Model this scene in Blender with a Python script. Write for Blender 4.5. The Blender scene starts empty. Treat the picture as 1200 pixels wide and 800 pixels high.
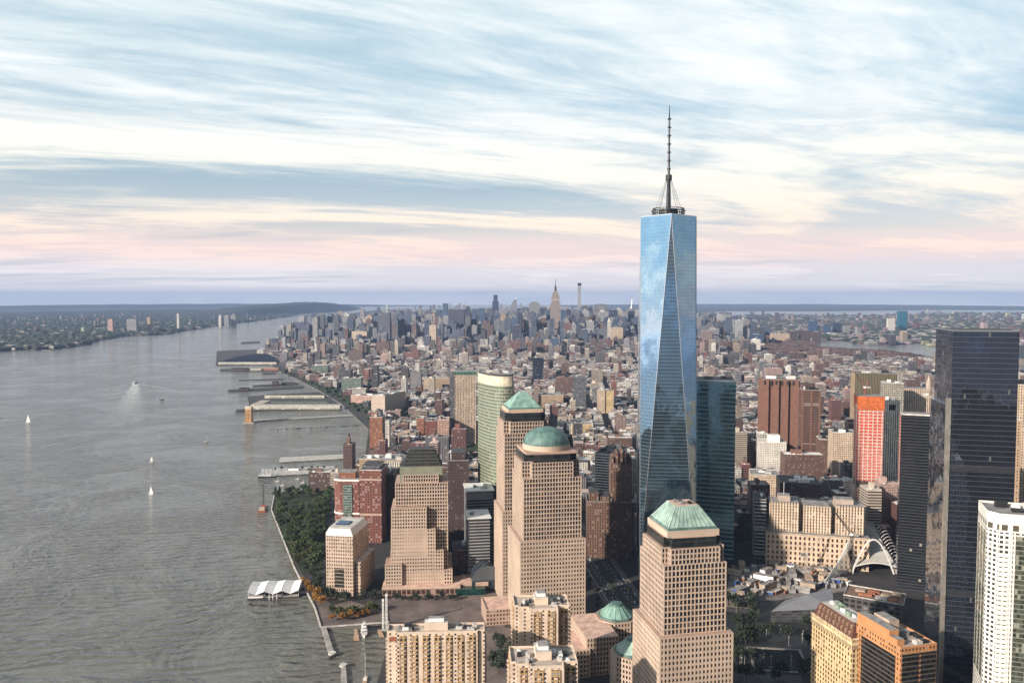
import bpy, bmesh, math, random
import numpy as np
from mathutils import Vector, Matrix
sc = bpy.context.scene
COL = sc.collection
R = math.radians
# ---------------------------------------------------------------- camera
CAM_H, PITCH, FPX = 325.5, R(3.157), 944.85
cam_d = bpy.data.cameras.new('camera')
cam = bpy.data.objects.new('camera', cam_d); COL.objects.link(cam)
cam.location = (0, 0, CAM_H); cam.rotation_euler = (R(90) - PITCH, 0, 0)
cam_d.sensor_width = 36; cam_d.lens = FPX / 1200 * 36
cam_d.clip_start = 5; cam_d.clip_end = 120000
sc.camera = cam
# ---------------------------------------------------------------- light
SUN_AZ, SUN_EL = R(-128), R(22)          # azimuth measured from +Y towards +X
sun_dir = Vector((math.sin(SUN_AZ) * math.cos(SUN_EL), math.cos(SUN_AZ) * math.cos(SUN_EL), math.sin(SUN_EL)))
sd = bpy.data.lights.new('sun', 'SUN'); sd.energy = 5.0; sd.angle = R(1.2); sd.color = (1.0, 0.88, 0.75)
so = bpy.data.objects.new('sun', sd); COL.objects.link(so)
so.rotation_euler = sun_dir.to_track_quat('Z', 'Y').to_euler()
so.location = (-3000, -3000, 3000)
sc.view_settings.view_transform = 'Standard'; sc.view_settings.look = 'None'
sc.view_settings.gamma = 1; sc.view_settings.use_curve_mapping = False
sc.view_settings.exposure = 0.42
sc.cycles.max_bounces = 6; sc.cycles.diffuse_bounces = 2; sc.cycles.glossy_bounces = 3
sc.cycles.volume_bounces = 0; sc.cycles.transmission_bounces = 2; sc.cycles.transparent_max_bounces = 8
sc.cycles.caustics_reflective = False; sc.cycles.sample_clamp_indirect = 4
sc.cycles.use_denoising = True

class NT:
    """small node-graph writer"""
    def __init__(s, tree): s.t = tree; s.n = tree.nodes; s.l = tree.links
    def node(s, kind, **kw):
        n = s.n.new(kind)
        for k, v in kw.items(): setattr(n, k, v)
        return n
    def put(s, sock, v):
        if isinstance(v, bpy.types.NodeSocket): s.l.new(v, sock)
        elif v is not None: sock.default_value = v
    def m(s, op, a, b=None, c=None, clamp=False):
        n = s.node('ShaderNodeMath', operation=op, use_clamp=clamp)
        for i, x in enumerate((a, b, c)): s.put(n.inputs[i], x) if x is not None else None
        return n.outputs[0]
    def mix(s, f, a, b, mode='MIX'):
        n = s.node('ShaderNodeMix', data_type='RGBA', blend_type=mode)
        s.put(n.inputs[0], f); s.put(n.inputs[6], c4(a)); s.put(n.inputs[7], c4(b))
        return n.outputs[2]
    def sstep(s, x, lo, hi, a=0., b=1.):
        n = s.node('ShaderNodeMapRange', interpolation_type='SMOOTHSTEP')
        s.put(n.inputs[0], x)
        for i, v in enumerate((lo, hi, a, b)): s.put(n.inputs[i + 1], v)
        return n.outputs[0]
    def comb(s, x, y, z=0.):
        n = s.node('ShaderNodeCombineXYZ')
        for i, v in enumerate((x, y, z)): s.put(n.inputs[i], v)
        return n.outputs[0]
    def sep(s, v):
        n = s.node('ShaderNodeSeparateXYZ'); s.put(n.inputs[0], v); return n.outputs
    def noise(s, vec, scale, detail=4, rough=.5, dist=0., out=0):
        n = s.node('ShaderNodeTexNoise'); s.put(n.inputs['Vector'], vec)
        n.inputs['Scale'].default_value = scale; n.inputs['Detail'].default_value = detail
        n.inputs['Roughness'].default_value = rough; n.inputs['Distortion'].default_value = dist
        return n.outputs[out]
    def white(s, vec):
        n = s.node('ShaderNodeTexWhiteNoise', noise_dimensions='3D'); s.put(n.inputs['Vector'], vec); return n.outputs
    def ramp(s, f, stops, interp='LINEAR'):
        n = s.node('ShaderNodeValToRGB'); n.color_ramp.interpolation = interp
        e = n.color_ramp.elements
        while len(e) < len(stops): e.new(.5)
        for el, (p, c) in zip(e, stops): el.position = p; el.color = c4(c)
        s.put(n.inputs[0], f); return n.outputs[0]
def c4(c):
    if isinstance(c, (tuple, list)) and len(c) == 3: return (*c, 1)
    return c

# ---------------------------------------------------------------- sky
W = bpy.data.worlds.new('World'); sc.world = W; W.use_nodes = True
g = NT(W.node_tree); g.n.clear()
tc = g.node('ShaderNodeTexCoord')
X, Y, Z = g.sep(tc.outputs['Generated'])[:3]
zc = g.m('MAXIMUM', Z, 0.0)
sky = g.node('ShaderNodeTexSky', sky_type='NISHITA', sun_disc=False)
sky.sun_elevation = SUN_EL; sky.sun_rotation = SUN_AZ; sky.air_density = 1.0; sky.dust_density = 1.2; sky.ozone_density = 2.0
g.put(sky.inputs[0], g.comb(X, Y, g.m('MAXIMUM', Z, 0.02)))
den = g.m('ADD', zc, 0.07)
# cloud sheet: plan coordinates on a plane high above, turned so that streaks run towards the right
px_, py_ = g.m('DIVIDE', X, den), g.m('DIVIDE', Y, den)
ca, sa = math.cos(R(66)), math.sin(R(66))
along = g.m('ADD', g.m('MULTIPLY', px_, sa), g.m('MULTIPLY', py_, ca))
across = g.m('SUBTRACT', g.m('MULTIPLY', px_, ca), g.m('MULTIPLY', py_, sa))
P1 = g.comb(g.m('MULTIPLY', along, 0.4), across, 3.1)
n1 = g.noise(P1, 0.45, 12, 0.58, 1.4)
P2 = g.comb(g.m('MULTIPLY', along, .36), across, 6.31)
n2 = g.noise(P2, 1.9, 10, .66, 1.7)
P3 = g.comb(g.m('MULTIPLY', px_, .36), py_, 9.1)
n3 = g.noise(P3, 1.05, 8, .58, .45)
mixn = g.m('ADD', g.m('MULTIPLY', n1, .76), g.m('MULTIPLY', n2, .24))
white = g.sstep(g.m('MULTIPLY_ADD', g.noise(P1, 5.5, 8, .66, .4), 0.14, g.m('SUBTRACT', mixn, 0.07)), .395, .58)
dark = g.sstep(n3, .53, .70)
cl_hi = g.ramp(zc, [(0, (.96, .92, .90)), (.030, (.86, .80, .82)), (.052, (1.0, .77, .68)), (.095, (1.0, .86, .72)), (.14, (.95, .92, .83)), (.22, (.91, .94, .93)), (.6, (.88, .93, .94))])
cl_lo = g.ramp(zc, [(0, (.72, .71, .76)), (.035, (.64, .62, .68)), (.058, (.72, .61, .64)), (.10, (.58, .62, .67)), (.15, (.40, .54, .63)), (.21, (.47, .65, .75)), (.30, (.55, .74, .82)), (.6, (.55, .74, .82))])
lowband = g.sstep(zc, .13, .055)
wf = g.m('MAXIMUM', white, g.m('MULTIPLY', lowband, .5))
cloud = g.mix(wf, cl_lo, cl_hi)
dk = g.m('MULTIPLY', dark, g.sstep(zc, .30, .12, .05, .72))
cloud = g.mix(dk, cloud, g.mix(.35, cl_lo, (.30, .40, .50)))
# glow added near sun; unseen sky behind, right and overhead dimmed for deeper shade
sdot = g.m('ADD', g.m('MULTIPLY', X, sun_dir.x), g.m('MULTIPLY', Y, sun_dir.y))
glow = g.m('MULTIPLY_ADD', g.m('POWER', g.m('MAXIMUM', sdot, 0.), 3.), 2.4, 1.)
bank = g.m('MULTIPLY', g.sstep(Y, .30, -.30), g.sstep(X, -.75, -.15))  # bank: dimming mask added to the unseen sky, not a cloud
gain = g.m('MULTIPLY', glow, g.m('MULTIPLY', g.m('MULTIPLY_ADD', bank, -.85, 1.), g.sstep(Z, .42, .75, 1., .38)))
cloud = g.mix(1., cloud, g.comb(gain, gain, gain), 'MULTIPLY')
cover = g.m('MAXIMUM', g.m('MULTIPLY_ADD', white, .30, .66), g.m('MAXIMUM', lowband, g.m('MULTIPLY', dk, .9)), clamp=True)
bg1 = g.node('ShaderNodeBackground'); g.put(bg1.inputs[0], sky.outputs[0]); bg1.inputs[1].default_value = 0.09
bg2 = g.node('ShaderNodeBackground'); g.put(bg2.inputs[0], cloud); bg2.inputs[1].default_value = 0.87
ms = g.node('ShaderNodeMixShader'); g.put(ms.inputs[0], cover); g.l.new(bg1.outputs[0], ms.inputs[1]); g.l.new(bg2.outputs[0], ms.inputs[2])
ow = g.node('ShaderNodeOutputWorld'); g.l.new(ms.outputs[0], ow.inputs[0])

# ---------------------------------------------------------------- photograph helpers (pixel of the 1200x800 frame -> point of the place)
_c, _s = math.cos(PITCH), math.sin(PITCH)
def ray(u, v):
    up = (400 - v) / FPX
    return (u - 600) / FPX, _c + up * _s, -_s + up * _c
def at(u, v, z=2.5):
    x, y, w = ray(u, v); t = (z - CAM_H) / w
    return x * t, y * t
def zat(v, Yd):
    x, y, w = ray(600, v); return CAM_H + w * Yd / y
def xat(u, v, Yd):
    x, y, w = ray(u, v); return x * Yd / y
def Yz(v, z):
    x, y, w = ray(600, v); return (z - CAM_H) / w * y
def pix(x, y, z):
    dz = z - CAM_H
    d = y * _c - dz * _s; h = y * _s + dz * _c
    return 600 + FPX * x / d, 400 - FPX * h / d

# ---------------------------------------------------------------- materials
MATS = {}
def newmat(name):
    m = bpy.data.materials.new(name); m.use_nodes = True
    n = NT(m.node_tree); n.n.clear()
    b = n.node('ShaderNodeBsdfPrincipled'); o = n.node('ShaderNodeOutputMaterial')
    n.l.new(b.outputs[0], o.inputs[0])
    return m, n, b
def plain(name, col, rough=.7, metal=0., var=.25, scale=.15, bump=0., spec=.5):
    if name in MATS: return MATS[name]
    m, n, b = newmat(name)
    t = n.node('ShaderNodeTexCoord').outputs['Object']
    k = n.noise(t, scale, 5, .6)
    f = n.sstep(k, .3, .7)
    n.put(b.inputs['Base Color'], n.mix(f, tuple(x * (1 - var) for x in col), tuple(min(1, x * (1 + var)) for x in col)))
    b.inputs['Roughness'].default_value = rough; b.inputs['Metallic'].default_value = metal; b.inputs['Specular IOR Level'].default_value = spec
    if bump:
        bp = n.node('ShaderNodeBump'); bp.inputs['Distance'].default_value = bump; n.put(bp.inputs['Height'], k); n.l.new(bp.outputs[0], b.inputs['Normal'])
    MATS[name] = m; return m
def cell_uv(n, bay, floor):
    uv = n.sep(n.node('ShaderNodeUVMap').outputs[0])
    a, c = n.m('DIVIDE', uv[0], bay), n.m('DIVIDE', uv[1], floor)
    return uv, a, c, n.m('FLOOR', a), n.m('FLOOR', c), n.m('FRACT', a), n.m('FRACT', c)
def glass(name, col, bay=3.2, floor=4., metal=.35, rough=.08, var=.5, blind=.08, line=0., linecol=(.2, .25, .28), blindcol=(.3, .27, .22), vline=0., tilt=.014, warp=.02):
    """curtain wall glass: each pane has its own tint and slight tilt, a few have blinds; optional floor lines"""
    if name in MATS: return MATS[name]
    m, n, b = newmat(name)
    uv, a, c, fa, fc, ra, rc = cell_uv(n, bay, floor)
    w = n.white(n.comb(fa, fc, 1.3))
    k = n.m('MULTIPLY_ADD', w[0], 2 * var, 1 - var)
    base = n.mix(1., c4(col), n.comb(k, k, k), 'MULTIPLY')
    bl = n.m('LESS_THAN', n.white(n.comb(fa, fc, 8.1))[0], blind)
    base = n.mix(bl, base, blindcol)
    ln = None
    if line: ln = n.m('LESS_THAN', rc, line)
    if vline:
        v2 = n.m('LESS_THAN', ra, vline); ln = n.m('MAXIMUM', ln, v2) if ln is not None else v2
    mt = n.m('MULTIPLY_ADD', bl, -metal, metal)
    if ln is not None:
        base = n.mix(ln, base, linecol); mt = n.m('MULTIPLY', mt, n.m('SUBTRACT', 1., ln))
    n.put(b.inputs['Base Color'], base); n.put(b.inputs['Metallic'], mt)
    b.inputs['Roughness'].default_value = rough
    # panes are never perfectly in plane
    nm = n.node('ShaderNodeNewGeometry').outputs['Normal']
    add = n.node('ShaderNodeVectorMath', operation='MULTIPLY_ADD')
    sb = n.node('ShaderNodeVectorMath', operation='SUBTRACT'); n.put(sb.inputs[0], n.white(n.comb(fa, fc, 3.7))[1]); sb.inputs[1].default_value = (.5, .5, .5)
    n.l.new(sb.outputs[0], add.inputs[0]); add.inputs[1].default_value = (tilt,) * 3
    wq = n.node('ShaderNodeTexNoise'); n.l.new(n.node('ShaderNodeTexCoord').outputs['Object'], wq.inputs['Vector']); wq.inputs['Scale'].default_value = .045; wq.inputs['Detail'].default_value = 3
    ws = n.node('ShaderNodeVectorMath', operation='SUBTRACT'); n.l.new(wq.outputs['Color'], ws.inputs[0]); ws.inputs[1].default_value = (.5, .5, .5)
    wa = n.node('ShaderNodeVectorMath', operation='MULTIPLY_ADD'); n.l.new(ws.outputs[0], wa.inputs[0]); wa.inputs[1].default_value = (warp * 2,) * 3; n.l.new(nm, wa.inputs[2]); n.l.new(wa.outputs[0], add.inputs[2])
    nz = n.node('ShaderNodeVectorMath', operation='NORMALIZE'); n.l.new(add.outputs[0], nz.inputs[0]); n.l.new(nz.outputs[0], b.inputs['Normal'])
    MATS[name] = m; return m
def facade(name, wall, win=(.03, .035, .045), bay=3., floor=3.5, wx=.5, wy=.55, rough=.75, lit=.12, course=0., var=.2, attr=False, winmetal=.06, wrough=.33):
    """punched-window wall in metres (UV): recessed bump, tint differs from window to window, weathered wall"""
    if name in MATS: return MATS[name]
    m, n, b = newmat(name)
    uv, a, c, fa, fc, ra, rc = cell_uv(n, bay, floor)
    mx = n.m('LESS_THAN', n.m('ABSOLUTE', n.m('SUBTRACT', ra, .5)), wx / 2)
    my = n.m('LESS_THAN', n.m('ABSOLUTE', n.m('SUBTRACT', rc, .52)), wy / 2)
    k = n.m('MULTIPLY', mx, my)
    ob = n.node('ShaderNodeObjectInfo').outputs['Random']
    w = n.white(n.comb(fa, fc, ob))
    wl = n.m('LESS_THAN', w[0], lit)
    wc = n.mix(wl, win, tuple(min(.5, x * 5 + .1) for x in win))
    if attr:
        at_ = n.node('ShaderNodeAttribute', attribute_name='Col'); base = at_.outputs['Color']
        top = n.m('LESS_THAN', uv[1], -.5)          # roofs carry v = -1
        k = n.m('MULTIPLY', k, n.m('SUBTRACT', 1., top))
    else: base = c4(wall)
    tx = n.node('ShaderNodeTexCoord').outputs['Object']
    d = n.sstep(n.noise(tx, .06, 5, .65), .28, .72)
    wallc = n.mix(1., base, n.ramp(d, [(0, (1 - var,) * 3), (1, (1 + var,) * 3)]), 'MULTIPLY')
    if course:
        cs = n.m('LESS_THAN', n.m('FRACT', n.m('DIVIDE', uv[1], floor * course)), .06)
        wallc = n.mix(n.m('MULTIPLY', cs, .4), wallc, (.05, .045, .04))
    n.put(b.inputs['Base Color'], n.mix(k, wallc, wc))
    n.put(b.inputs['Roughness'], n.m('MULTIPLY_ADD', k, wrough - rough, rough))
    n.put(b.inputs['Metallic'], n.m('MULTIPLY', k, winmetal))
    bp = n.node('ShaderNodeBump'); bp.inputs['Distance'].default_value = .35; bp.inputs['Strength'].default_value = .7
    n.put(bp.inputs['Height'], n.m('SUBTRACT', 1., k)); n.l.new(bp.outputs[0], b.inputs['Normal'])
    MATS[name] = m; return m

# ---------------------------------------------------------------- mesh builder
class MB:
    def __init__(s): s.v = []; s.f = []; s.mi = []; s.uv = []; s.col = []; s.c = (1, 1, 1)
    def face(s, pts, m=0, uv=None):
        i = len(s.v); s.v += [tuple(p) for p in pts]; s.f.append(tuple(range(i, i + len(pts)))); s.mi.append(m)
        s.uv.append(uv or [(0, -1)] * len(pts)); s.col.append(s.c)
    def wall(s, p, q, z0, z1, m=0, u0=0., q1=None, p1=None):
        L = math.hypot(q[0] - p[0], q[1] - p[1]); p1 = p1 or p; q1 = q1 or q
        s.face([(p[0], p[1], z0), (q[0], q[1], z0), (q1[0], q1[1], z1), (p1[0], p1[1], z1)], m, [(u0, z0), (u0 + L, z0), (u0 + L, z1), (u0, z1)])
        return u0 + L
    def prism(s, poly, z0, z1, m=0, mt=None, top=True, poly1=None, bottom=False):
        u = 0.; n = len(poly); t = poly1 or poly
        for i in range(n): u = s.wall(poly[i], poly[(i + 1) % n], z0, z1, m, u, t[(i + 1) % n], t[i])
        if top: s.face([(p[0], p[1], z1) for p in t], m if mt is None else mt)
        if bottom: s.face([(p[0], p[1], z0) for p in reversed(poly)], m)
        return s
    def box(s, x0, x1, y0, y1, z0, z1, m=0, mt=None, bottom=False):
        return s.prism([(x0, y0), (x1, y0), (x1, y1), (x0, y1)], z0, z1, m, mt, True, None, bottom)
    def cyl(s, x, y, z0, z1, r, n=12, r2=None, m=0, top=True, bottom=False):
        P = lambda r: [(x + r * math.cos(2 * math.pi * i / n), y + r * math.sin(2 * math.pi * i / n)) for i in range(n)]
        return s.prism(P(r), z0, z1, m, None, top, P(r if r2 is None else r2), bottom)
    def tube(s, a, b, r, n=4, m=0, r2=None):
        a, b = Vector(a), Vector(b); d = (b - a).normalized()
        e = d.orthogonal().normalized(); w = d.cross(e); r2 = r if r2 is None else r2
        A = [a + (e * math.cos(2 * math.pi * i / n) + w * math.sin(2 * math.pi * i / n)) * r for i in range(n)]
        B = [b + (e * math.cos(2 * math.pi * i / n) + w * math.sin(2 * math.pi * i / n)) * r2 for i in range(n)]
        for i in range(n): s.face([A[i], A[(i + 1) % n], B[(i + 1) % n], B[i]], m)
        s.face(list(reversed(A)), m); s.face(B, m)
        return s
    def bar(s, o, ex, ey, ez, m=0):
        """box from a corner and three edge vectors (right handed)"""
        o, ex, ey, ez = map(Vector, (o, ex, ey, ez))
        P = [o, o + ex, o + ex + ey, o + ey]; Q = [p + ez for p in P]
        for i in range(4): s.face([P[i], P[(i + 1) % 4], Q[(i + 1) % 4], Q[i]], m)
        s.face(Q, m); s.face(list(reversed(P)), m); return s
    def grid(s, p, q, z0, z1, bay, floor, pw, sh, d, m=0, skipend=False):
        """stone piers and spandrels standing d proud of the glass wall p->q (outward = right of p->q)"""
        L = math.hypot(q[0] - p[0], q[1] - p[1]); t = Vector(((q[0] - p[0]) / L, (q[1] - p[1]) / L, 0)); o = Vector((t.y, -t.x, 0))
        nb = max(1, round(L / bay)); nf = max(1, round((z1 - z0) / floor)); P = Vector((p[0], p[1], 0))
        for i in range(nb + 1):
            c = i * L / nb; a, b = c - pw / 2, c + pw / 2
            if i == 0: a, b = -d + .01, pw * .75
            if i == nb: a, b = L - pw * .75, L + d - .01
            A = P + t * a; s.bar(A + Vector((0, 0, z0)) + o * d, t * (b - a), -o * d, (0, 0, z1 - z0), m)
        for j in range(nf + 1):
            zz = z0 + j * (z1 - z0) / nf; a, b = zz - sh / 2, zz + sh / 2
            if j == 0: a = z0 + .02
            if j == nf: b = z1 - .02
            s.bar(P + Vector((0, 0, a)) + o * (d - .09), t * L, -o * (d - .09), (0, 0, b - a), m)
    def build(s, name, mats, parent=None, loc=(0, 0, 0), rot=0., smooth=False):
        me = bpy.data.meshes.new(name)
        nv, nf = len(s.v), len(s.f)
        me.vertices.add(nv); me.vertices.foreach_set('co', np.array(s.v, dtype=np.float32).ravel())
        lt = np.array([len(f) for f in s.f], dtype=np.int32); ls = np.concatenate(([0], np.cumsum(lt)[:-1])).astype(np.int32)
        me.loops.add(int(lt.sum())); me.polygons.add(nf)
        me.loops.foreach_set('vertex_index', np.concatenate([np.array(f, dtype=np.int32) for f in s.f]))
        me.polygons.foreach_set('loop_start', ls)
        mats = mats if isinstance(mats, (list, tuple)) else [mats]
        for m in mats: me.materials.append(m)
        me.polygons.foreach_set('material_index', np.array(s.mi, dtype=np.int32))
        uvl = me.uv_layers.new(name='UVMap')
        uvl.data.foreach_set('uv', np.array([c for f in s.uv for c in f], dtype=np.float32).ravel())
        ca = me.color_attributes.new('Col', 'FLOAT_COLOR', 'CORNER')
        cc = np.repeat(np.array([(*c, 1.) for c in s.col], dtype=np.float32), lt, axis=0)
        ca.data.foreach_set('color', cc.ravel())
        if smooth: me.polygons.foreach_set('use_smooth', np.ones(nf, dtype=bool))
        me.update(); me.validate()
        o = bpy.data.objects.new(name, me); COL.objects.link(o)
        o.location = loc; o.rotation_euler = (0, 0, rot)
        if parent is not None: o.parent = parent
        return o
def tag(o, label=None, cat=None, group=None, kind=None):
    if label: o['label'] = label
    if cat: o['category'] = cat
    if group: o['group'] = group
    if kind: o['kind'] = kind
    return o
def thing(name, label, cat, loc=(0, 0, 0), rot=0., group=None):
    o = bpy.data.objects.new(name, None); COL.objects.link(o); o.empty_display_size = 5
    o.location = loc; o.rotation_euler = (0, 0, rot)
    return tag(o, label, cat, group)
def copy_tree(o, parent=None):
    c = o.copy(); COL.objects.link(c)
    if parent is not None: c.parent = parent
    for ch in list(o.children): copy_tree(ch, c)
    return c
def rect(hx, hy, cx=0., cy=0.): return [(cx - hx, cy - hy), (cx + hx, cy - hy), (cx + hx, cy + hy), (cx - hx, cy + hy)]
def notched(hx, hy, n): return [(-hx + n, -hy), (hx - n, -hy), (hx - n, -hy + n), (hx, -hy + n), (hx, hy - n), (hx - n, hy - n), (hx - n, hy), (-hx + n, hy), (-hx + n, hy - n), (-hx, hy - n), (-hx, -hy + n), (-hx + n, -hy + n)]
def ngon(n, r, ph=0., cx=0., cy=0.): return [(cx + r * math.cos(2 * math.pi * i / n + ph), cy + r * math.sin(2 * math.pi * i / n + ph)) for i in range(n)]
def inpoly(x, y, P):
    r = False; n = len(P); j = n - 1
    for i in range(n):
        if (P[i][1] > y) != (P[j][1] > y) and x < (P[j][0] - P[i][0]) * (y - P[i][1]) / (P[j][1] - P[i][1]) + P[i][0]: r = not r
        j = i
    return r
def slab(name, poly, z0, z1, mat, label=None, kind='structure', side=None):
    b = MB(); a = sum(poly[i][0] * poly[(i + 1) % len(poly)][1] - poly[(i + 1) % len(poly)][0] * poly[i][1] for i in range(len(poly)))
    if a < 0: poly = poly[::-1]
    b.prism(poly, z0, z1, 1 if side else 0, 0)
    o = b.build(name, [mat, side] if side else mat)
    if kind: o['kind'] = kind
    return o
HAZE_C, HAZE_D = (.39, .54, .86), 3.4e-5
def make_haze():
    b = MB(); b.box(-45000, 45000, -45000, 45000, -3, 556, bottom=True)
    m = bpy.data.materials.new('haze_air'); m.use_nodes = True; n = NT(m.node_tree); n.n.clear()
    v = n.node('ShaderNodeVolumePrincipled'); o = n.node('ShaderNodeOutputMaterial'); n.l.new(v.outputs[0], o.inputs['Volume'])
    v.inputs['Color'].default_value = (*HAZE_C, 1); v.inputs['Density'].default_value = HAZE_D
    v.inputs['Anisotropy'].default_value = 0.0
    return tag(b.build('haze', m), 'thin blue air over the river and the city', 'haze', kind='stuff')

# ================================================================ ground and water
def water_mat():
    m, n, b = newmat('river_water')
    p = n.node('ShaderNodeTexCoord').outputs['Object']
    mp = n.node('ShaderNodeMapping'); n.l.new(p, mp.inputs[0]); mp.inputs['Rotation'].default_value = (0, 0, R(-14)); mp.inputs['Scale'].default_value = (.34, 1, 1)
    mp2 = n.node('ShaderNodeMapping'); n.l.new(p, mp2.inputs[0]); mp2.inputs['Rotation'].default_value = (0, 0, R(18)); mp2.inputs['Scale'].default_value = (.45, 1, 1)
    a = n.noise(mp.outputs[0], .085, 4, .55, .5)
    a2 = n.noise(mp2.outputs[0], .21, 3, .6, .3)
    wv = n.node('ShaderNodeTexWave', wave_type='BANDS', bands_direction='Y', wave_profile='SIN'); mp3 = n.node('ShaderNodeMapping'); n.l.new(p, mp3.inputs[0]); mp3.inputs['Rotation'].default_value = (0, 0, R(-9))
    n.l.new(mp3.outputs[0], wv.inputs['Vector']); wv.inputs['Scale'].default_value = .022; wv.inputs['Distortion'].default_value = 9.; wv.inputs['Detail'].default_value = 3.; wv.inputs['Detail Scale'].default_value = .55
    crest = n.m('POWER', wv.outputs['Fac'], 1.6)
    big = n.noise(p, .0022, 5, .6, .6)
    patch = n.sstep(n.noise(p, .0055, 5, .62, .9), .34, .62, .35, 1.1)
    slick = n.sstep(n.noise(mp.outputs[0], .006, 4, .6, 1.2), .56, .66)
    amp = n.m('MULTIPLY', patch, n.m('SUBTRACT', 1., n.m('MULTIPLY', slick, .55)))
    h = n.m('MULTIPLY', n.m('ADD', n.m('MULTIPLY', crest, .26), n.m('ADD', n.m('MULTIPLY', a, .80), n.m('MULTIPLY', a2, .26))), amp)
    bp = n.node('ShaderNodeBump'); bp.inputs['Distance'].default_value = 6.; bp.inputs['Strength'].default_value = .95
    n.put(bp.inputs['Height'], h); n.l.new(bp.outputs[0], b.inputs['Normal'])
    n.put(b.inputs['Base Color'], n.mix(big, (.112, .112, .093), (.168, .162, .138)))
    b.inputs['Roughness'].default_value = .13; b.inputs['IOR'].default_value = 1.42; b.inputs['Specular IOR Level'].default_value = .5
    return m
bw = MB(); bw.face([(x, y, 0) for x, y in ngon(96, 33500)]); WATER = water_mat()
tag(bw.build('river_water', WATER), kind='structure')

def ground_mat(name, a, b_, sc_=.02):
    m, n, b = newmat(name); p = n.node('ShaderNodeTexCoord').outputs['Object']
    k = n.noise(p, sc_, 6, .65); k2 = n.noise(p, sc_ * 14, 3, .6)
    c = n.mix(n.sstep(k, .35, .65), a, b_)
    n.put(b.inputs['Base Color'], n.mix(n.sstep(k2, .4, .75, 0, .45), c, tuple(x * .45 for x in a)))
    b.inputs['Roughness'].default_value = .9; return m
STREET = ground_mat('street_ground', (.026, .025, .026), (.052, .048, .047), .012)
FARLAND = ground_mat('far_land', (.014, .024, .018), (.035, .038, .034), .0016)
PAVING = ground_mat('promenade_paving', (.12, .095, .088), (.20, .16, .145), .05)
ASPHALT = plain('road_asphalt', (.042, .042, .046), .85, var=.3, scale=.08)
CONC = plain('concrete', (.34, .32, .30), .85, var=.25, scale=.12)
SEAWALL = plain('seawall_stone', (.16, .145, .13), .9)
LAWN = ground_mat('lawn_grass', (.018, .032, .009), (.034, .052, .014), .03)
WOOD = plain('weathered_wood', (.055, .048, .042), .9, var=.4, scale=.3)
DARKROOF = plain('tar_roof', (.055, .055, .06), .85, var=.4, scale=.2)
PALEROOF = plain('pale_roof', (.52, .49, .46), .8, var=.25, scale=.12)
GREYROOF = plain('grey_roof', (.26, .25, .245), .85, var=.35, scale=.15)
WHITE = plain('white_paint', (.78, .77, .75), .5, var=.06)
STEEL = plain('dark_steel', (.045, .047, .05), .45, metal=.6, var=.3)
LINE = plain('lane_paint', (.7, .7, .68), .7, var=.15)

def pts(*uv): return [at(u, v, 2.5) for u, v in uv]
MANH = [(700, -300), (120, -300), (-40, 250)] + pts((437, 815), (452, 765), (456, 729), (376, 735), (369, 712), (345, 665), (335, 640), (318, 597), (322, 577), (392, 571), (400, 556), (428, 533), (432, 503), (416, 488), (400, 473), (375, 458), (352, 446), (330, 436), (314, 425), (302, 415), (318, 404), (334, 398), (346, 390), (358, 381), (374, 374), (404, 368), (440, 363.2)) \
    + [(300, 24000)] + pts((560, 362.5), (700, 367), (810, 377), (862, 385.5), (885, 394), (905, 400), (936, 404.5), (964, 406), (1000, 408), (1037, 410), (1075, 415), (1096, 419), (1210, 436), (1420, 470)) + [(1700, 900), (1300, 300)]
MANHATTAN = slab('ground', MANH, -4, 2.5, STREET, side=SEAWALL)
NJ = [(-5200, 3000), (-3600, 3600)] + pts((-40, 414), (30, 409.5), (60, 410), (104, 403), (118, 398.5), (152, 393.5), (196, 391.5), (240, 384), (300, 376), (342, 370.5), (356, 366.2), (384, 363.6), (402, 360.6)) + [(-4500, 32500), (-16000, 28500), (-26000, 18000), (-28000, 6000)]
slab('far_shore_land', NJ, -4, 3.0, FARLAND, side=SEAWALL)
QUEENS = [(2600, 1500), (4000, 2000), (9000, 3000), (24000, 8000), (22000, 20000)] + pts((1205, 366.6), (1120, 367), (1030, 369.5), (960, 370), (900, 369), (862, 371), (838, 374), (830, 378), (856, 380.5), (905, 387.5), (924, 394), (945, 399), (964, 399.6), (985, 399.6), (1000, 402.2), (1017, 404.4), (1050, 403.8), (1075, 401), (1096, 406), (1140, 416), (1210, 424), (1330, 440))
slab('far_shore_land', QUEENS, -4, 3.0, FARLAND, side=SEAWALL)
FARN = pts((806, 367), (850, 364.6), (960, 364.8), (1100, 363), (1260, 363.8)) + [(26000, 17500), (20000, 26000), (9000, 32000), (1500, 32500)] + pts((700, 363.5))
slab('far_shore_land', FARN, -4, 3.2, FARLAND, side=SEAWALL)
ISL = pts((886, 384.5), (905, 386), (935, 386.4), (940, 384.5), (912, 382), (890, 382.5))
slab('island', ISL, -4, 3.0, FARLAND, side=SEAWALL)

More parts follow.
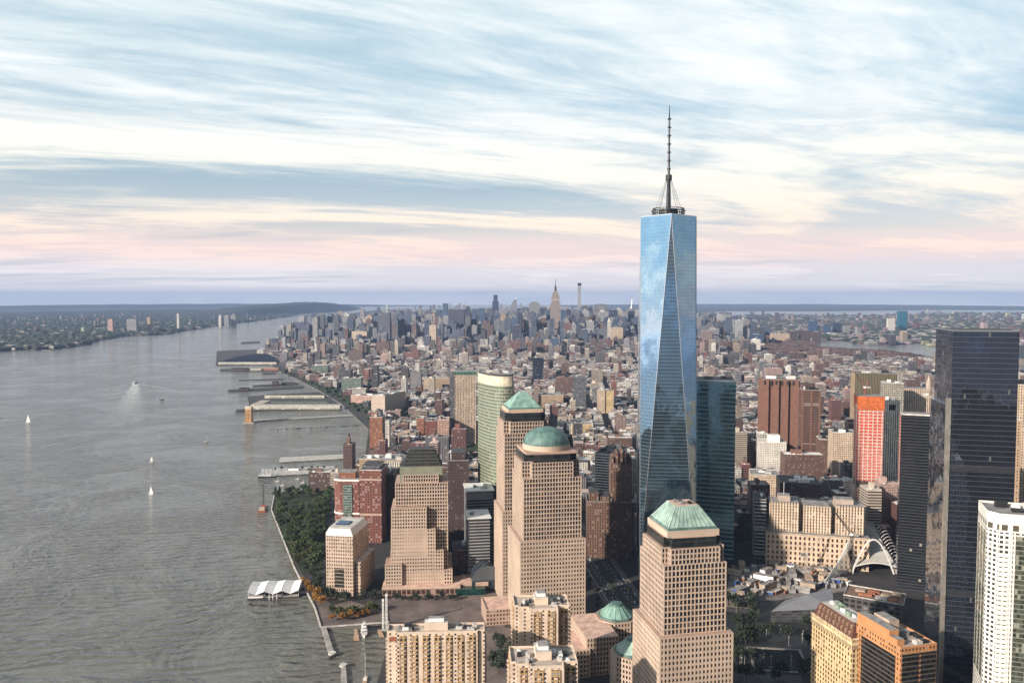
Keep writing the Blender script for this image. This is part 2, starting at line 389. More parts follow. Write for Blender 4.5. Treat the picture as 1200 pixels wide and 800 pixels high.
# long hills on the far bank
def ridge(name, path, hmax, wid, seed):
    r = random.Random(seed); b = MB(); rows = []; n = 60
    for i in range(n + 1):
        t = i / n; k = t * (len(path) - 1); j = min(int(k), len(path) - 2); f = k - j
        x = path[j][0] * (1 - f) + path[j + 1][0] * f; y = path[j][1] * (1 - f) + path[j + 1][1] * f
        h = hmax * (math.sin(math.pi * min(1, t * 1.02)) ** .5 if t < .98 else .3) * r.uniform(.86, 1.05)
        rows.append([(x - wid, y, 2.6), (x - wid * .45, y, h * .8), (x, y, h), (x + wid * .3, y, h * .85), (x + wid * .5, y, 2.6)])
    for i in range(n):
        for j in range(4): b.face([rows[i][j], rows[i][j + 1], rows[i + 1][j + 1], rows[i + 1][j]])
    o = b.build(name, FARLAND, smooth=True); o['kind'] = 'structure'
ridge('hills', [at(236, 372), at(330, 367), at(380, 364.6), at(406, 362.0)], 215, 900, 3)
ridge('hills', [(-9500, 11000), (-7800, 15500), (-5600, 19500)], 70, 1500, 5)
ridge('hills', [(-17000, 18000), (-12500, 22500), (-8500, 26500), (-4000, 29500)], 115, 2500, 6)
ridge('hills', [(2500, 30500), (7000, 29500), (12000, 28000), (17500, 25500)], 75, 1800, 9)

# roads, promenades, lawns
def ribbon(name, path, w, z, mat, kind='structure', parent=None):
    b = MB(); L = []; Rr = []
    for i, p in enumerate(path):
        a = path[max(0, i - 1)]; c = path[min(len(path) - 1, i + 1)]
        d = Vector((c[0] - a[0], c[1] - a[1])).normalized(); nx, ny = -d.y, d.x
        L.append((p[0] + nx * w / 2, p[1] + ny * w / 2, z)); Rr.append((p[0] - nx * w / 2, p[1] - ny * w / 2, z))
    for i in range(len(path) - 1): b.face([L[i], Rr[i], Rr[i + 1], L[i + 1]])
    o = b.build(name, mat)
    if kind: o['kind'] = kind
    return o
def smooth(path, n=6):
    out = []
    for i in range(len(path) - 1):
        p0 = path[max(0, i - 1)]; p1 = path[i]; p2 = path[i + 1]; p3 = path[min(len(path) - 1, i + 2)]
        for k in range(n):
            t = k / n
            out.append(tuple(.5 * (2 * p1[d] + (p2[d] - p0[d]) * t + (2 * p0[d] - 5 * p1[d] + 4 * p2[d] - p3[d]) * t * t + (3 * p1[d] - p0[d] - 3 * p2[d] + p3[d]) * t ** 3) for d in (0, 1)))
    return out + [path[-1]]
WEST = smooth([(190, 330), (205, 480)] + pts((788, 790), (746, 724), (712, 676), (688, 640), (655, 606), (604, 570), (556, 541), (512, 519), (470, 492), (437, 473), (405, 457), (372, 444), (345, 434), (326, 424)))
ribbon('road', WEST, 46, 2.54, PAVING); ribbon('road', WEST, 38, 2.58, ASPHALT)
def offset(path, d):
    o = []
    for i, p in enumerate(path):
        a = path[max(0, i - 1)]; c = path[min(len(path) - 1, i + 1)]; t = Vector((c[0] - a[0], c[1] - a[1])).normalized()
        o.append((p[0] - t.y * d, p[1] + t.x * d))
    return o
ribbon('road_marking', offset(WEST, 17.5), .5, 2.62, LINE); ribbon('road_marking', offset(WEST, -17.5), .5, 2.62, LINE)
ribbon('road_median', offset(WEST, 0), 3.2, 2.70, LAWN)
for d in (-10.5, -6.5, 6.5, 10.5):
    b = MB(); P = smooth(offset(WEST[:44], d), 3)
    for i in range(0, len(P) - 1, 2):
        a, c = Vector((*P[i], 2.62)), Vector((*P[i + 1], 2.62)); t = (c - a).normalized() * min(6, (c - a).length); w = Vector((-t.y, t.x, 0)).normalized() * .2
        b.face([a - w, a - w + t, a + w + t, a + w])
    tag(b.build('road_marking', LINE), kind='structure')
PARK = pts((323, 579), (388, 573), (381, 640), (376, 668), (353, 672), (337, 640), (320, 600))
slab('lawn', PARK, 2.3, 2.9, LAWN)
slab('promenade', pts((318.6, 598), (321, 598), (338.5, 641), (349, 663), (372.5, 707), (369.6, 712), (346, 665), (336, 640)), 2.2, 2.62, PAVING)
slab('promenade', pts((352, 674), (376, 700), (392, 698), (452, 716), (455, 728), (377, 733.5), (370, 711)), 2.2, 2.58, PAVING)
slab('plaza', pts((453, 694), (590, 694), (592, 735), (458, 728)), 2.2, 2.58, PAVING)
slab('promenade', pts((560, 735), (600, 735), (600, 830), (560, 830)), 2.2, 2.57, PAVING)
# low sea wall kerb, pale cap
def kerb(name, path, w, h, mat, z=2.5):
    b = MB()
    for p, q in zip(path[:-1], path[1:]):
        d = (Vector(q) - Vector(p)); L = d.length; d.normalize(); nrm = Vector((-d.y, d.x))
        b.bar((p[0] - nrm.x * w / 2, p[1] - nrm.y * w / 2, z), (d.x * L, d.y * L, 0), (nrm.x * w, nrm.y * w, 0), (0, 0, h))
    return b.build(name, mat)
o = kerb('sea_wall', pts((322, 577), (318, 597), (335, 640), (345, 665), (369, 712), (376, 735)), 1.6, 1.1, PALEROOF)
tag(o, 'pale capped sea wall along the park promenade', 'sea wall')
o = kerb('sea_wall', pts((376, 735), (456, 729)), 1.8, 1.0, PALEROOF)
tag(o, 'pale quay wall along the north side of the boat basin', 'sea wall')
# the building site ground behind the glass towers and the dark memorial plaza
YARD = ground_mat('yard_gravel', (.16, .14, .13), (.30, .27, .25), .06)
slab('site_ground', pts((857, 664), (962, 660), (1010, 690), (900, 704), (850, 700)), 2.2, 2.56, YARD)
slab('plaza', pts((846, 702), (900, 705), (1060, 700), (1100, 830), (820, 830)), 2.2, 2.56, plain('dark_paving', (.020, .020, .021), .6, var=.4, scale=.06))
# ================================================================ the large buildings
STONE = plain('rose_granite', (.52, .40, .315), .7, var=.12, scale=.05)
STONE_D = plain('rose_granite_trim', (.44, .30, .235), .7, var=.15, scale=.08)
SHOP = plain('brown_spandrel', (.16, .10, .08), .6, var=.3)
COPPER = plain('copper_patina', (.21, .35, .295), .6, var=.32, scale=.16)
COPPER_P = plain('pale_copper_patina', (.31, .42, .365), .6, var=.28, scale=.16)
COPPER_D = plain('dark_copper_patina', (.10, .18, .165), .6, var=.35, scale=.16)
WFCGLASS = glass('dark_window_glass', (.022, .027, .034), 3.2, 4., metal=.15, rough=.1, var=.6, blind=.26, blindcol=(.12, .095, .078))
DARKBAND = glass('dark_attic_glass', (.028, .034, .036), 3.2, 4., metal=.2, rough=.1, var=.4, blind=.0, line=.1, linecol=(.06, .06, .06))
def poly_grid(b, poly, z0, z1, bay, floor, pw, sh, d, minlen=2.5):
    for i in range(len(poly)):
        p, q = poly[i], poly[(i + 1) % len(poly)]
        if math.hypot(q[0] - p[0], q[1] - p[1]) > minlen: b.grid(p, q, z0, z1, bay, floor, pw, sh, d)
def stone_tier(root, poly, z0, z1, bay=2.8, floor=4., pw=1.5, sh=1.9, d=.45, name='tower_tier', stone=None, glassm=None, roof=None):
    """one tier: glass core with the stone grid in front of it as a child, and its roof ledge"""
    core = MB().prism(poly, z0, z1 - .05, 0, 1).build(name, [glassm or WFCGLASS, roof or STONE_D], root)
    gb = MB(); poly_grid(gb, poly, z0, z1, bay, floor, pw, sh, d); gb.build('stone_grid', stone or STONE, core)
    return core
def roof_kit(root, x0, x1, y0, y1, z, seed, n=6, mats=None, hmax=4.5, name='rooftop_plant'):
    """separate plant boxes with louvres / fans on a roof"""
    r = random.Random(seed); mats = mats or [PALEROOF, GREYROOF, WHITE, STEEL]; got = []
    for i in range(n * 3):
        if len(got) >= n: break
        w, d = r.uniform(.12, .3) * (x1 - x0), r.uniform(.12, .3) * (y1 - y0); x, y = r.uniform(x0 + w / 2, x1 - w / 2), r.uniform(y0 + d / 2, y1 - d / 2)
        if any(abs(x - a) < (w + c) / 2 + .5 and abs(y - e) < (d + f) / 2 + .5 for a, e, c, f in got): continue
        got.append((x, y, w, d)); h = r.uniform(1.6, hmax); b = MB()
        b.box(x - w / 2, x + w / 2, y - d / 2, y + d / 2, z, z + h)
        for k in range(max(1, int(w / 2.5))): b.cyl(x - w / 2 + 1.1 + k * 2.5, y, z + h, z + h + .5, min(.8, d / 3), 8)
        b.build(name, r.choice(mats), root)
def parapet(root, poly, z, h=1.1, t=.5, mat=None):
    b = MB(); n = len(poly)
    cx = sum(p[0] for p in poly) / n; cy = sum(p[1] for p in poly) / n
    for i in range(n):
        p, q = Vector(poly[i]), Vector(poly[(i + 1) % n]); d = q - p; L = d.length; d.normalize(); inn = Vector((-d.y, d.x))
        b.bar((p.x + inn.x * .04, p.y + inn.y * .04, z - .3), (d.x * (L - t - .02), d.y * (L - t - .02), 0), (inn.x * t, inn.y * t, 0), (0, 0, h + .3))
    return b.build('parapet', mat or PALEROOF, root)

# ---- octagonal gatehouses etc. share this
def rib_dome(root, r, z0, h, mat, n=32, rows=7, name='dome', ribs=0, rtop=0.):
    b = MB()
    for i in range(rows):
        a0, a1 = i / rows * math.pi / 2, (i + 1) / rows * math.pi / 2
        R0, R1 = max(rtop, r * math.cos(a0)), max(rtop, r * math.cos(a1)); Z0, Z1 = z0 + h * math.sin(a0), z0 + h * math.sin(a1)
        P0, P1 = ngon(n, R0), ngon(n, max(R1, .01)); b.prism(P0, Z0, Z1, 0, None, i == rows - 1, P1)
    return b.build(name, mat, root, smooth=True)

# ---------------- domed tower
CX, CYY = xat(640, 505, 768), 768
t = thing('office_tower', 'rose granite office tower with a rounded green copper dome', 'skyscraper', (CX, CYY, 2.5), R(11))
stone_tier(t, rect(31, 29), 0, 97, pw=1.25, sh=1.75)
stone_tier(t, rect(27.5, 26), 97, 155, pw=.75, sh=1.0)
stone_tier(t, notched(27.5, 26, 8), 155, 169.5, pw=.75, sh=1.0)
MB().prism(notched(25.5, 24.5, 8), 169.5, 177, 0, 1).build('attic_band', [DARKBAND, STONE_D], t)
MB().prism(rect(24.5, 24), 177, 178.6).build('ledge', STONE_D, t)
MB().prism(ngon(40, 22.6), 178.6, 183.5, 0).build('dome_drum', STONE, t)
b = MB(); b.prism(ngon(40, 22.2), 183.5, 184.6); b.build('dome_rim', COPPER_D, t)
rib_dome(t, 21.6, 184.6, 14.5, COPPER_D, 40, 8)
# ---------------- truncated pyramid tower, front right
CX, CYY = xat(800, 600, 577), 577
t = thing('office_tower', 'front rose granite office tower with a flat-topped pale green copper pyramid roof', 'skyscraper', (CX, CYY, 2.5), R(11))
stone_tier(t, rect(27, 27), -2, 87.5, pw=1.25, sh=1.7)
stone_tier(t, rect(23, 23), 87.5, 137, pw=.75, sh=1.0)
stone_tier(t, notched(23, 23, 5), 137, 148, pw=.75, sh=1.0)
MB().prism(notched(21, 21, 4.6), 148, 155, 0, 1).build('attic_band', [DARKBAND, STONE_D], t)
MB().prism(rect(19.4, 19.4), 155, 159.6).build('ledge', STONE, t)
MB().prism(rect(18.2, 18.2), 159.6, 161.4).build('roof_rim', COPPER_D, t)
MB().prism(rect(17.6, 17.6), 161.4, 174.4, 0, 1, True, rect(8.6, 8.6)).build('pyramid_roof', [COPPER_P, plain('pink_terrace', (.62, .42, .34), .8)], t)
b = MB()
for k in range(11):
    f = -1 + k / 5
    for s_ in (0, 1, 2, 3):
        c_, n_ = ((1, 0), (0, 1), (1, 0), (0, 1))[s_], ((0, -1), (1, 0), (0, 1), (-1, 0))[s_]
        P = [Vector((c_[0] * f * h_ + n_[0] * h_, c_[1] * f * h_ + n_[1] * h_, z_)) for h_, z_ in ((17.6, 161.5), (8.6, 174.4))]; b.tube(P[0], P[1], .16, 4)
b.build('roof_seams', COPPER_D, t)
roof_kit(t, -6, 6, -6, 6, 174.4, 3, 4, [STEEL, GREYROOF], 1.6)
# ---------------- pyramid tower behind
CX, CYY = xat(612, 460, 859), 859
t = thing('office_tower', 'tall rose granite office tower with a pointed green copper pyramid roof', 'skyscraper', (CX, CYY, 2.5), R(11))
stone_tier(t, rect(26, 25), 0, 100, pw=1.25, sh=1.7)
stone_tier(t, rect(23.5, 23), 100, 181, pw=.75, sh=1.0)
stone_tier(t, notched(23.5, 23, 6), 181, 193, pw=.75, sh=1.0)
MB().prism(notched(21.5, 21, 5.6), 193, 202, 0, 1).build('attic_band', [DARKBAND, STONE_D], t)
MB().prism(rect(18.6, 18.6), 202, 205.5).build('ledge', STONE, t)
MB().prism(rect(17.6, 17.6), 205.5, 207).build('roof_rim', COPPER_D, t)
MB().prism(rect(17, 17), 207, 222, 0, None, True, rect(3, 3)).build('pyramid_roof', COPPER, t)
# ---------------- stepped ziggurat-topped tower
x0, Y0 = at(451, 695)
mpp = Y0 / 945.
t = thing('office_tower', 'stepped rose granite office block with a dark stepped ziggurat top by the river', 'skyscraper', (x0 + 1, Y0, 2.5), R(5))
U = lambda u: (u - 451) * mpp
Hh = lambda v: zat(v, Y0) - 2.5
def blk(u0, u1, v, dy0, dy1, pw=1.25, sh=1.7, z0=0, nm='setback_block'):
    stone_tier(t, [(U(u0), dy0), (U(u1), dy0), (U(u1), dy1), (U(u0), dy1)], z0, Hh(v), pw=pw, sh=sh, name=nm, bay=2.8, floor=3.9)
blk(451, 470, 660, -3, 24); blk(455, 530, 669, 0, 60); blk(457.5, 519.5, 646, .2, 54); blk(458, 510, 621, .4, 50, z0=20); blk(458.5, 499.5, 596, .6, 46, z0=40)
blk(463, 525, 568.5, 8, 52, .95, 1.2, 20); blk(472, 514, 559, 9.5, 44, .95, 1.2, 100)
OLIVE = plain('olive_copper_wall', (.22, .23, .17), .6, var=.15)
MB().prism([(U(468), 12), (U(519), 12), (U(519), 48), (U(468), 48)], Hh(568.5), Hh(551) + 1, 0, 1).build('attic_wall', [OLIVE, DARKROOF], t)
for k, (a, c, v0, v1) in enumerate([(472, 517, 552, 547), (474, 515, 547, 541.5), (476.5, 512.5, 541.5, 535.5), (479, 510, 535.5, 531)]):
    MB().prism([(U(a), 14 + k * 2.4), (U(c), 14 + k * 2.4), (U(c), 47 - k * 3), (U(a), 47 - k * 3)], Hh(v0), Hh(v1), 0, 1).build('ziggurat_step', [glass('ziggurat_glass', (.06, .065, .062), 2.2, 3.5, metal=.35, var=.3, blind=0, line=.16, linecol=(.14, .13, .11)), DARKROOF], t)
# podium with glazed arcade
tp = thing('podium_building', 'long low terrace building of brown glazed arcade under the stepped office block', 'building', (x0, Y0 - 8, 2.5), R(3))
MB().box(U(450) - .5, U(541), 0, 34, 0, 7.5, 0, 1).build('arcade', [facade('arcade_bays', (.30, .19, .145), (.06, .035, .03), 5.2, 7.5, .78, .62, lit=.1), PALEROOF], tp)
MB().box(U(450) - 1, U(541) + .5, -.7, 34, 7.5, 9.3, 0, 1).build('cornice', [STONE, plain('pink_terrace', (.62, .42, .34), .8)], tp)
MB().box(U(537), U(571), -2, 30, 0, 6.5).build('glass_hall', glass('green_hall_glass', (.012, .055, .045), 3, 3.2, metal=.3, blind=0, line=.06, linecol=(.03, .06, .05)), tp)
MB().box(U(541.5), U(575), 8, 34, 6.5, 10.5, 0, 1).build('hall_roof', [STONE_D, plain('pink_terrace', (.62, .42, .34), .8)], tp)
# glazed barrel-vault hall between the granite towers
hx, hy = at(571, 692)
tv = thing('vaulted_glass_hall', 'dark stepped barrel-vaulted glass hall between the stepped block and the domed tower', 'hall', (hx, hy, 2.5), R(11))
for k in range(4):
    b = MB(); L = 14; n = 10; r_ = 17 - k * 2.2; yy = k * L
    for i in range(n):
        a0, a1 = math.pi * i / n, math.pi * (i + 1) / n
        p = lambda a, y: (r_ * math.cos(a), y, 12 + (r_ * .95) * math.sin(a))
        b.face([p(a0, yy), p(a0, yy + L), p(a1, yy + L), p(a1, yy)][::-1], 0, [(i * 5, yy), (i * 5, yy + L), (i * 5 + 5, yy + L), (i * 5 + 5, yy)])
    b.face([(r_ * math.cos(math.pi * i / n), yy, 12 + r_ * .95 * math.sin(math.pi * i / n)) for i in range(n + 1)], 0)
    b.box(-r_, r_, yy, yy + L, 0, 12); b.build('vault_bay', glass('vault_glass', (.03, .045, .06), 2.5, 2.5, metal=.3, blind=0, line=.1, linecol=(.10, .11, .12), vline=.08), tv)
# low pink-roofed wing in front of the domed tower
wx, wy = at(570, 733)
tl = thing('podium_building', 'low granite wing with a broad pink terrace roof at the foot of the domed tower', 'building', (wx, wy, 2.5), R(11))
MB().box(0, 30, 0, 34, 0, 15, 0, 1).build('wing', [facade('wing_bays', (.44, .30, .235), (.03, .028, .03), 3.2, 4, .5, .5), plain('pink_terrace', (.62, .42, .34), .8)], tl)
parapet(tl, [(0, 0), (30, 0), (30, 34), (0, 34)], 15, mat=STONE)
# ---------------- two octagonal gatehouses with copper roofs
for (u, v, zz, r_, lab, cm) in ((722, 716, 40, 15, 'octagonal granite gatehouse with ribbed green copper roof, farther one of the pair', COPPER), (742, 757, 40, 14, 'octagonal granite gatehouse with a pale copper cone, half hidden behind the front tower', COPPER_P)):
    Yg = Yz(v, zz); xg = xat(u, v, Yg)
    tg = thing('gatehouse', lab, 'gatehouse', (xg, Yg, 2.5), R(11))
    stone_tier(tg, ngon(8, r_ * 1.3, R(22.5)), 0, zz - 6, pw=1.25, sh=1.7, name='octagon')
    MB().prism(ngon(8, r_ * 1.12, R(22.5)), zz - 6, zz - 4.4).build('roof_rim', COPPER_D, tg)
    b = MB(); b.prism(ngon(16, r_), zz - 4.4, zz + 3.5, 0, None, True, ngon(16, r_ * .42))
    for i in range(16):
        a = 2 * math.pi * i / 16; c, s = math.cos(a), math.sin(a); b.tube((c * r_ * 1.01, s * r_ * 1.01, zz - 4.3), (c * r_ * .43, s * r_ * .43, zz + 3.6), .22)
    b.build('copper_roof', cm, tg)
    MB().prism(ngon(16, r_ * .36), zz + 3.5, zz + 5.6).build('lantern', COPPER_D, tg)
wx, wy = at(672, 770); wx += 6
tl = thing('podium_building', 'low L-shaped granite wing beside the octagonal gatehouse', 'building', (xat(700, 705, 690), 690, 2.5), R(11))
stone_tier(tl, rect(14, 26, 0, 10), 0, 33, pw=1.25, sh=1.7, name='wing', roof=plain('pink_terrace', (.62, .42, .34), .8))
stone_tier(tl, rect(9, 20, -21, 2), 0, 24, pw=1.25, sh=1.7, name='wing', roof=plain('pink_terrace', (.62, .42, .34), .8))

# ---------------- the tall glass tower with the spire
Yw = 902.5 + 31; Xw = xat(780, 560, Yw)
GT = glass('sky_blue_glass', (.33, .48, .60), 1.55, 4.05, metal=.95, rough=.05, var=.05, blind=0, line=.05, linecol=(.20, .33, .43), tilt=.007, warp=.045)
EDGE = plain('steel_edge', (.62, .66, .68), .25, metal=.85, var=.05)
t = thing('skyscraper', 'tallest tower, tapering blue mirror glass with chamfered triangular faces and a spire', 'skyscraper', (Xw, Yw, 2.5), R(-4.5))
a = 31.5; zb, zt = 20, 414.5
B4 = [(-a, -a), (a, -a), (a, a), (-a, a)]; T4 = [(0, -a), (a, 0), (0, a), (-a, 0)]
MB().prism(rect(a, a), 0, zb, 0).build('glass_base', glass('base_fin_glass', (.16, .24, .30), 1.5, 20, metal=.7, var=.2, blind=0, vline=.2, linecol=(.3, .34, .36)), t)
for i in range(4):
    p, q, ap = B4[i], B4[(i + 1) % 4], T4[i]
    b = MB(); L = 2 * a; b.face([(*p, zb), (*q, zb), (*ap, zt)], 0, [(0, zb), (L, zb), (L / 2, zt)]); b.build('glass_face', GT, t)
    c0, c1 = T4[i - 1], T4[i]; L2 = a * math.sqrt(2)
    b = MB(); b.face([(*p, zb), (*c1, zt), (*c0, zt)], 0, [(L2 / 2, zb), (L2, zt), (0, zt)]); b.build('glass_face', GT, t)
for i in range(4):
    for ap in (T4[i - 1], T4[i]):
        MB().tube((*B4[i], zb), (*ap, zt + .2), .55, 5).build('steel_edge', EDGE, t)
b = MB(); b.prism(T4, zt, zt + 1.2, 0); b.build('roof_deck', EDGE, t)
b = MB()
for zz, r0 in ((1.5, 17.8), (4.2, 18.6), (6.9, 19.2), (9.6, 17.6)):
    for i in range(28):
        A, Bp = 2 * math.pi * i / 28, 2 * math.pi * (i + 1) / 28
        b.tube((r0 * math.cos(A), r0 * math.sin(A), zt + zz), (r0 * math.cos(Bp), r0 * math.sin(Bp), zt + zz), .5)
        if i % 2 == 0: b.tube((r0 * math.cos(A), r0 * math.sin(A), zt + zz), (14.2 * math.cos(A), 14.2 * math.sin(A), zt + zz), .35)
for i in range(28):
    A = 2 * math.pi * i / 28; b.tube((17.8 * math.cos(A), 17.8 * math.sin(A), zt + 1.2), (17.8 * math.cos(A), 17.8 * math.sin(A), zt + 10), .3)
b.build('antenna_ring', STEEL, t)
MB().cyl(0, 0, zt + 1.2, zt + 9, 11, 20).build('plant_drum', STEEL, t)
sp = MB(); sp.cyl(0, 0, zt + 1, zt + 42, 3.1, 10, 2.0); sp.cyl(0, 0, zt + 42, zt + 48, 3.6, 12); sp.cyl(0, 0, zt + 48, zt + 112, 1.35, 8, 1.0); sp.cyl(0, 0, zt + 112, zt + 127, .8, 6, .25)
for k in range(7): sp.cyl(0, 0, zt + 54 + k * 9.4, zt + 55.4 + k * 9.4, 2.1, 10, bottom=True)
spire = sp.build('spire', STEEL, t)
for i in range(8):
    A = 2 * math.pi * i / 8; MB().tube((15 * math.cos(A), 15 * math.sin(A), zt + 8), (2.6 * math.cos(A), 2.6 * math.sin(A), zt + 44), .22, 4).build('guy_cable', STEEL, t)

# ---------------- banded dark glass slab right of it
Y7 = 990
t = thing('glass_tower', 'dark teal glass slab with pale floor bands just right of the tallest tower', 'skyscraper', (xat(835, 560, Y7), Y7, 2.5), R(-8))
x1 = 25.5
G7 = glass('teal_banded_glass', (.15, .29, .38), 1.6, 5.4, metal=.85, rough=.07, var=.2, blind=.01, line=.24, linecol=(.38, .52, .54))
z7 = zat(447, Y7) - 2.5
MB().prism([(-x1 - 4, 2), (x1, -8), (x1 + 3, 36), (-x1 - 4, 44)], 0, z7, 0, 1).build('glass_shaft', [G7, GREYROOF], t)
MB().prism([(-x1 - 2.5, 4), (x1 - 1.5, -5.5), (x1 + 1, 34), (-x1 - 2.5, 41)], z7, z7 + 2.6, 0, 1).build('roof_screen', [EDGE, DARKROOF], t)
roof_kit(t, -18, 18, 4, 30, z7 + 2.6, 7, 5, [GREYROOF, WHITE])

# ---------------- the big dark tower on the right
Y4 = 640; r4 = R(-14); dF = (math.cos(r4), math.sin(r4)); dS = (-math.sin(r4), math.cos(r4)); x4_ = xat(1117, 388, Y4)
z4 = zat(388, Y4) - 2.5
def solve(px_goal, d, lo=5., hi=120.):
    f = lambda k: pix(x4_ + d[0] * k, Y4 + d[1] * k, z4)[0] - px_goal; sg = f(hi) > 0
    for _ in range(40):
        m_ = (lo + hi) / 2
        if (f(m_) > 0) == sg: hi = m_
        else: lo = m_
    return hi
w4, e4 = solve(1195, dF), min(60, solve(1097, dS))
t = thing('glass_tower', 'huge blue-black mirror glass tower rising at the right edge', 'skyscraper', (x4_, Y4, 2.5), r4)
GB = glass('black_mirror_glass', (.13, .15, .20), 1.5, 4.1, metal=.9, rough=.04, var=.12, blind=0.004, blindcol=(.10, .10, .10), line=.14, linecol=(.055, .06, .07), tilt=.012, warp=.06)
MB().box(0, w4, 0, e4, 0, z4, 0, 1).build('glass_shaft', [GB, DARKROOF], t)
MB().box(1.2, w4 - 1.2, 1.2, e4 - 1.2, z4, z4 + .9, 0, 1).build('roof_screen', [EDGE, DARKROOF], t)
zc4 = zat(470, Y4)
MB().box(-3.4, -.05, -1.2, 2.0, 0, zc4).build('bright_corner_strip', glass('sunlit_edge_glass', (.55, .50, .44), 2, 4.1, metal=.7, rough=.12, var=.15, blind=0), t)  # corner strip, its pale colour stands in for the sunlit, reflecting glass edge
MB().box(-3.0, -.05, 2.05, e4 - .5, 0, zc4 - 6).build('low_shaft', GB, t)
for k, f in enumerate((.28, .62)): MB().box(.3, w4 - .3, -.25, -.02, z4 * f, z4 * f + 5).build('louvre_band', glass('louvre_band_glass', (.03, .032, .038), 1.5, 1, metal=.3, rough=.3, blind=0, line=.4, linecol=(.05, .052, .06)), t)
# black slab hotel
Ym = 880
t = thing('glass_slab', 'charcoal mirror glass slab tucked left of the huge blue-black tower', 'skyscraper', (xat(1056, 487, Ym), Ym, 2.5), R(-22))
zm = zat(486, Ym) - 2.5
GM = glass('grey_mirror_glass', (.15, .165, .19), 2.4, 3.3, metal=.9, rough=.06, var=.2, blind=.01, line=.16, linecol=(.07, .072, .08), warp=.06)
MB().box(0, 46, 0, 22, 0, zm, 0, 1).build('glass_shaft', [GM, PALEROOF], t)
MB().box(2, 44, 2, 20, zm, zm + 1.5, 0, 1).build('roof_screen', [PALEROOF, GREYROOF], t)
# ---------------- curved glass tower
Yg = 985; X = lambda u: xat(u, 440, Yg)
t = thing('glass_tower', 'curved pale green glass tower with a cream top band left of the pointed pyramid roof', 'skyscraper', (X(558), Yg, 2.5), 0)
arc = []
for i in range(13):
    f = i / 12; arc.append((f * 44 + 0, 46 * (1 - f) ** 1.9 - 8 * math.sin(math.pi * f)))
polyg = arc + [(46, 4), (46, 48), (8, 60)]
zg = zat(452, Yg) - 2.5
GG = glass('pale_green_glass', (.30, .34, .25), 1.5, 4.1, metal=.6, rough=.12, var=.15, blind=.04, line=.22, linecol=(.36, .375, .28))
MB().prism(polyg, 0, zg, 0, 1).build('curved_shaft', [GG, GREYROOF], t)
MB().prism([(x + .4, y + .4) if x < 40 else (x - .4, y) for x, y in polyg], zg, zg + 11.5, 0, 1).build('crown_band', [plain('cream_metal', (.60, .52, .40), .5), PALEROOF], t)
MB().prism([(x * .95 + 1.2, y * .94 + 2.5) for x, y in polyg], zg + 11.5, zg + 14, 0, 1).build('roof_screen', [DARKROOF, GREYROOF], t)
roof_kit(t, 10, 40, 12, 44, zg + 14, 5, 6, [PALEROOF, WHITE, GREYROOF])
b = MB()
for k in range(int(zg / 8.2)): b.box(46.05, 46.9, 4.5, 47, 6 + k * 8.2, 9.4 + k * 8.2)
b.build('floor_bands', plain('cream_metal', (.60, .52, .40), .5), t)
# ================================================================ buildings placed one by one
F = facade
FM = dict(
 navy=F('navy_tower_wall', (.018, .030, .075), (.015, .02, .035), 3, 3.8, .7, .5, lit=.04),
 deepblue=F('deep_blue_tower_wall', (.035, .080, .17), (.02, .035, .06), 3, 3.8, .7, .5, lit=.04),
 redbrick=F('red_brick_wall', (.24, .085, .060), (.04, .038, .04), 3.4, 3.3, .55, .55, lit=.22),
 orange=F('orange_brick_wall', (.32, .13, .07), (.05, .045, .045), 3.0, 3.1, .5, .5, lit=.2),
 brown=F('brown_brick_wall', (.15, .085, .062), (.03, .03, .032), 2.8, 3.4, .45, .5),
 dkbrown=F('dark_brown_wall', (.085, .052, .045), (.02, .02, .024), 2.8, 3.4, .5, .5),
 cream=F('cream_stone_wall', (.54, .42, .31), (.045, .04, .038), 2.9, 3.6, .45, .55),
 creamv=F('cream_pier_wall', (.56, .45, .34), (.05, .04, .036), 3.4, 3.6, .45, .82),
 tan=F('tan_brick_wall', (.42, .30, .20), (.04, .038, .036), 2.8, 3.4, .45, .5),
 yellow=F('yellow_brick_wall', (.56, .42, .22), (.05, .045, .04), 3.2, 3.6, .4, .5),
 pink=F('pink_stone_wall', (.52, .33, .26), (.05, .045, .045), 3.4, 3.6, .62, .45),
 white=F('white_brick_wall', (.66, .62, .56), (.05, .05, .055), 2.9, 3.2, .5, .5),
 whitev=F('white_pier_wall', (.70, .66, .58), (.04, .045, .045), 3.2, 3.5, .5, .85),
 stripe=F('white_strip_wall', (.70, .68, .64), (.03, .03, .035), 60., 3.7, .99, .5, lit=0, winmetal=.1),
 grey=F('grey_concrete_wall', (.27, .26, .26), (.03, .034, .04), 3., 3.5, .55, .55),
 greyb=F('grey_band_wall', (.30, .30, .30), (.03, .034, .04), 40., 3.5, .98, .55),
 dark=glass('dark_blue_glass', (.035, .05, .085), 1.8, 3.8, metal=.55, rough=.12, var=.4, blind=.03, line=.16, linecol=(.05, .055, .065)),
 blue=glass('blue_office_glass', (.06, .14, .25), 1.8, 3.8, metal=.55, rough=.12, var=.3, blind=.03, line=.14, linecol=(.10, .14, .18)),
 green=glass('green_office_glass', (.13, .20, .18), 2.2, 3.4, metal=.4, rough=.15, var=.35, blind=.1, line=.25, linecol=(.30, .32, .28)),
 greyg=glass('grey_office_glass', (.11, .12, .14), 2., 3.7, metal=.4, rough=.15, var=.35, blind=.06, line=.22, linecol=(.20, .20, .21)),
 plank=plain('blank_stone', (.42, .34, .28), .8, var=.12),
)
RF = dict(p=PALEROOF, g=GREYROOF, d=DARKROOF, k=plain('pink_terrace', (.62, .42, .34), .8))
HERO_RECT = []      # (x0,x1,y0,y1) already built on, the street carpet keeps clear of it
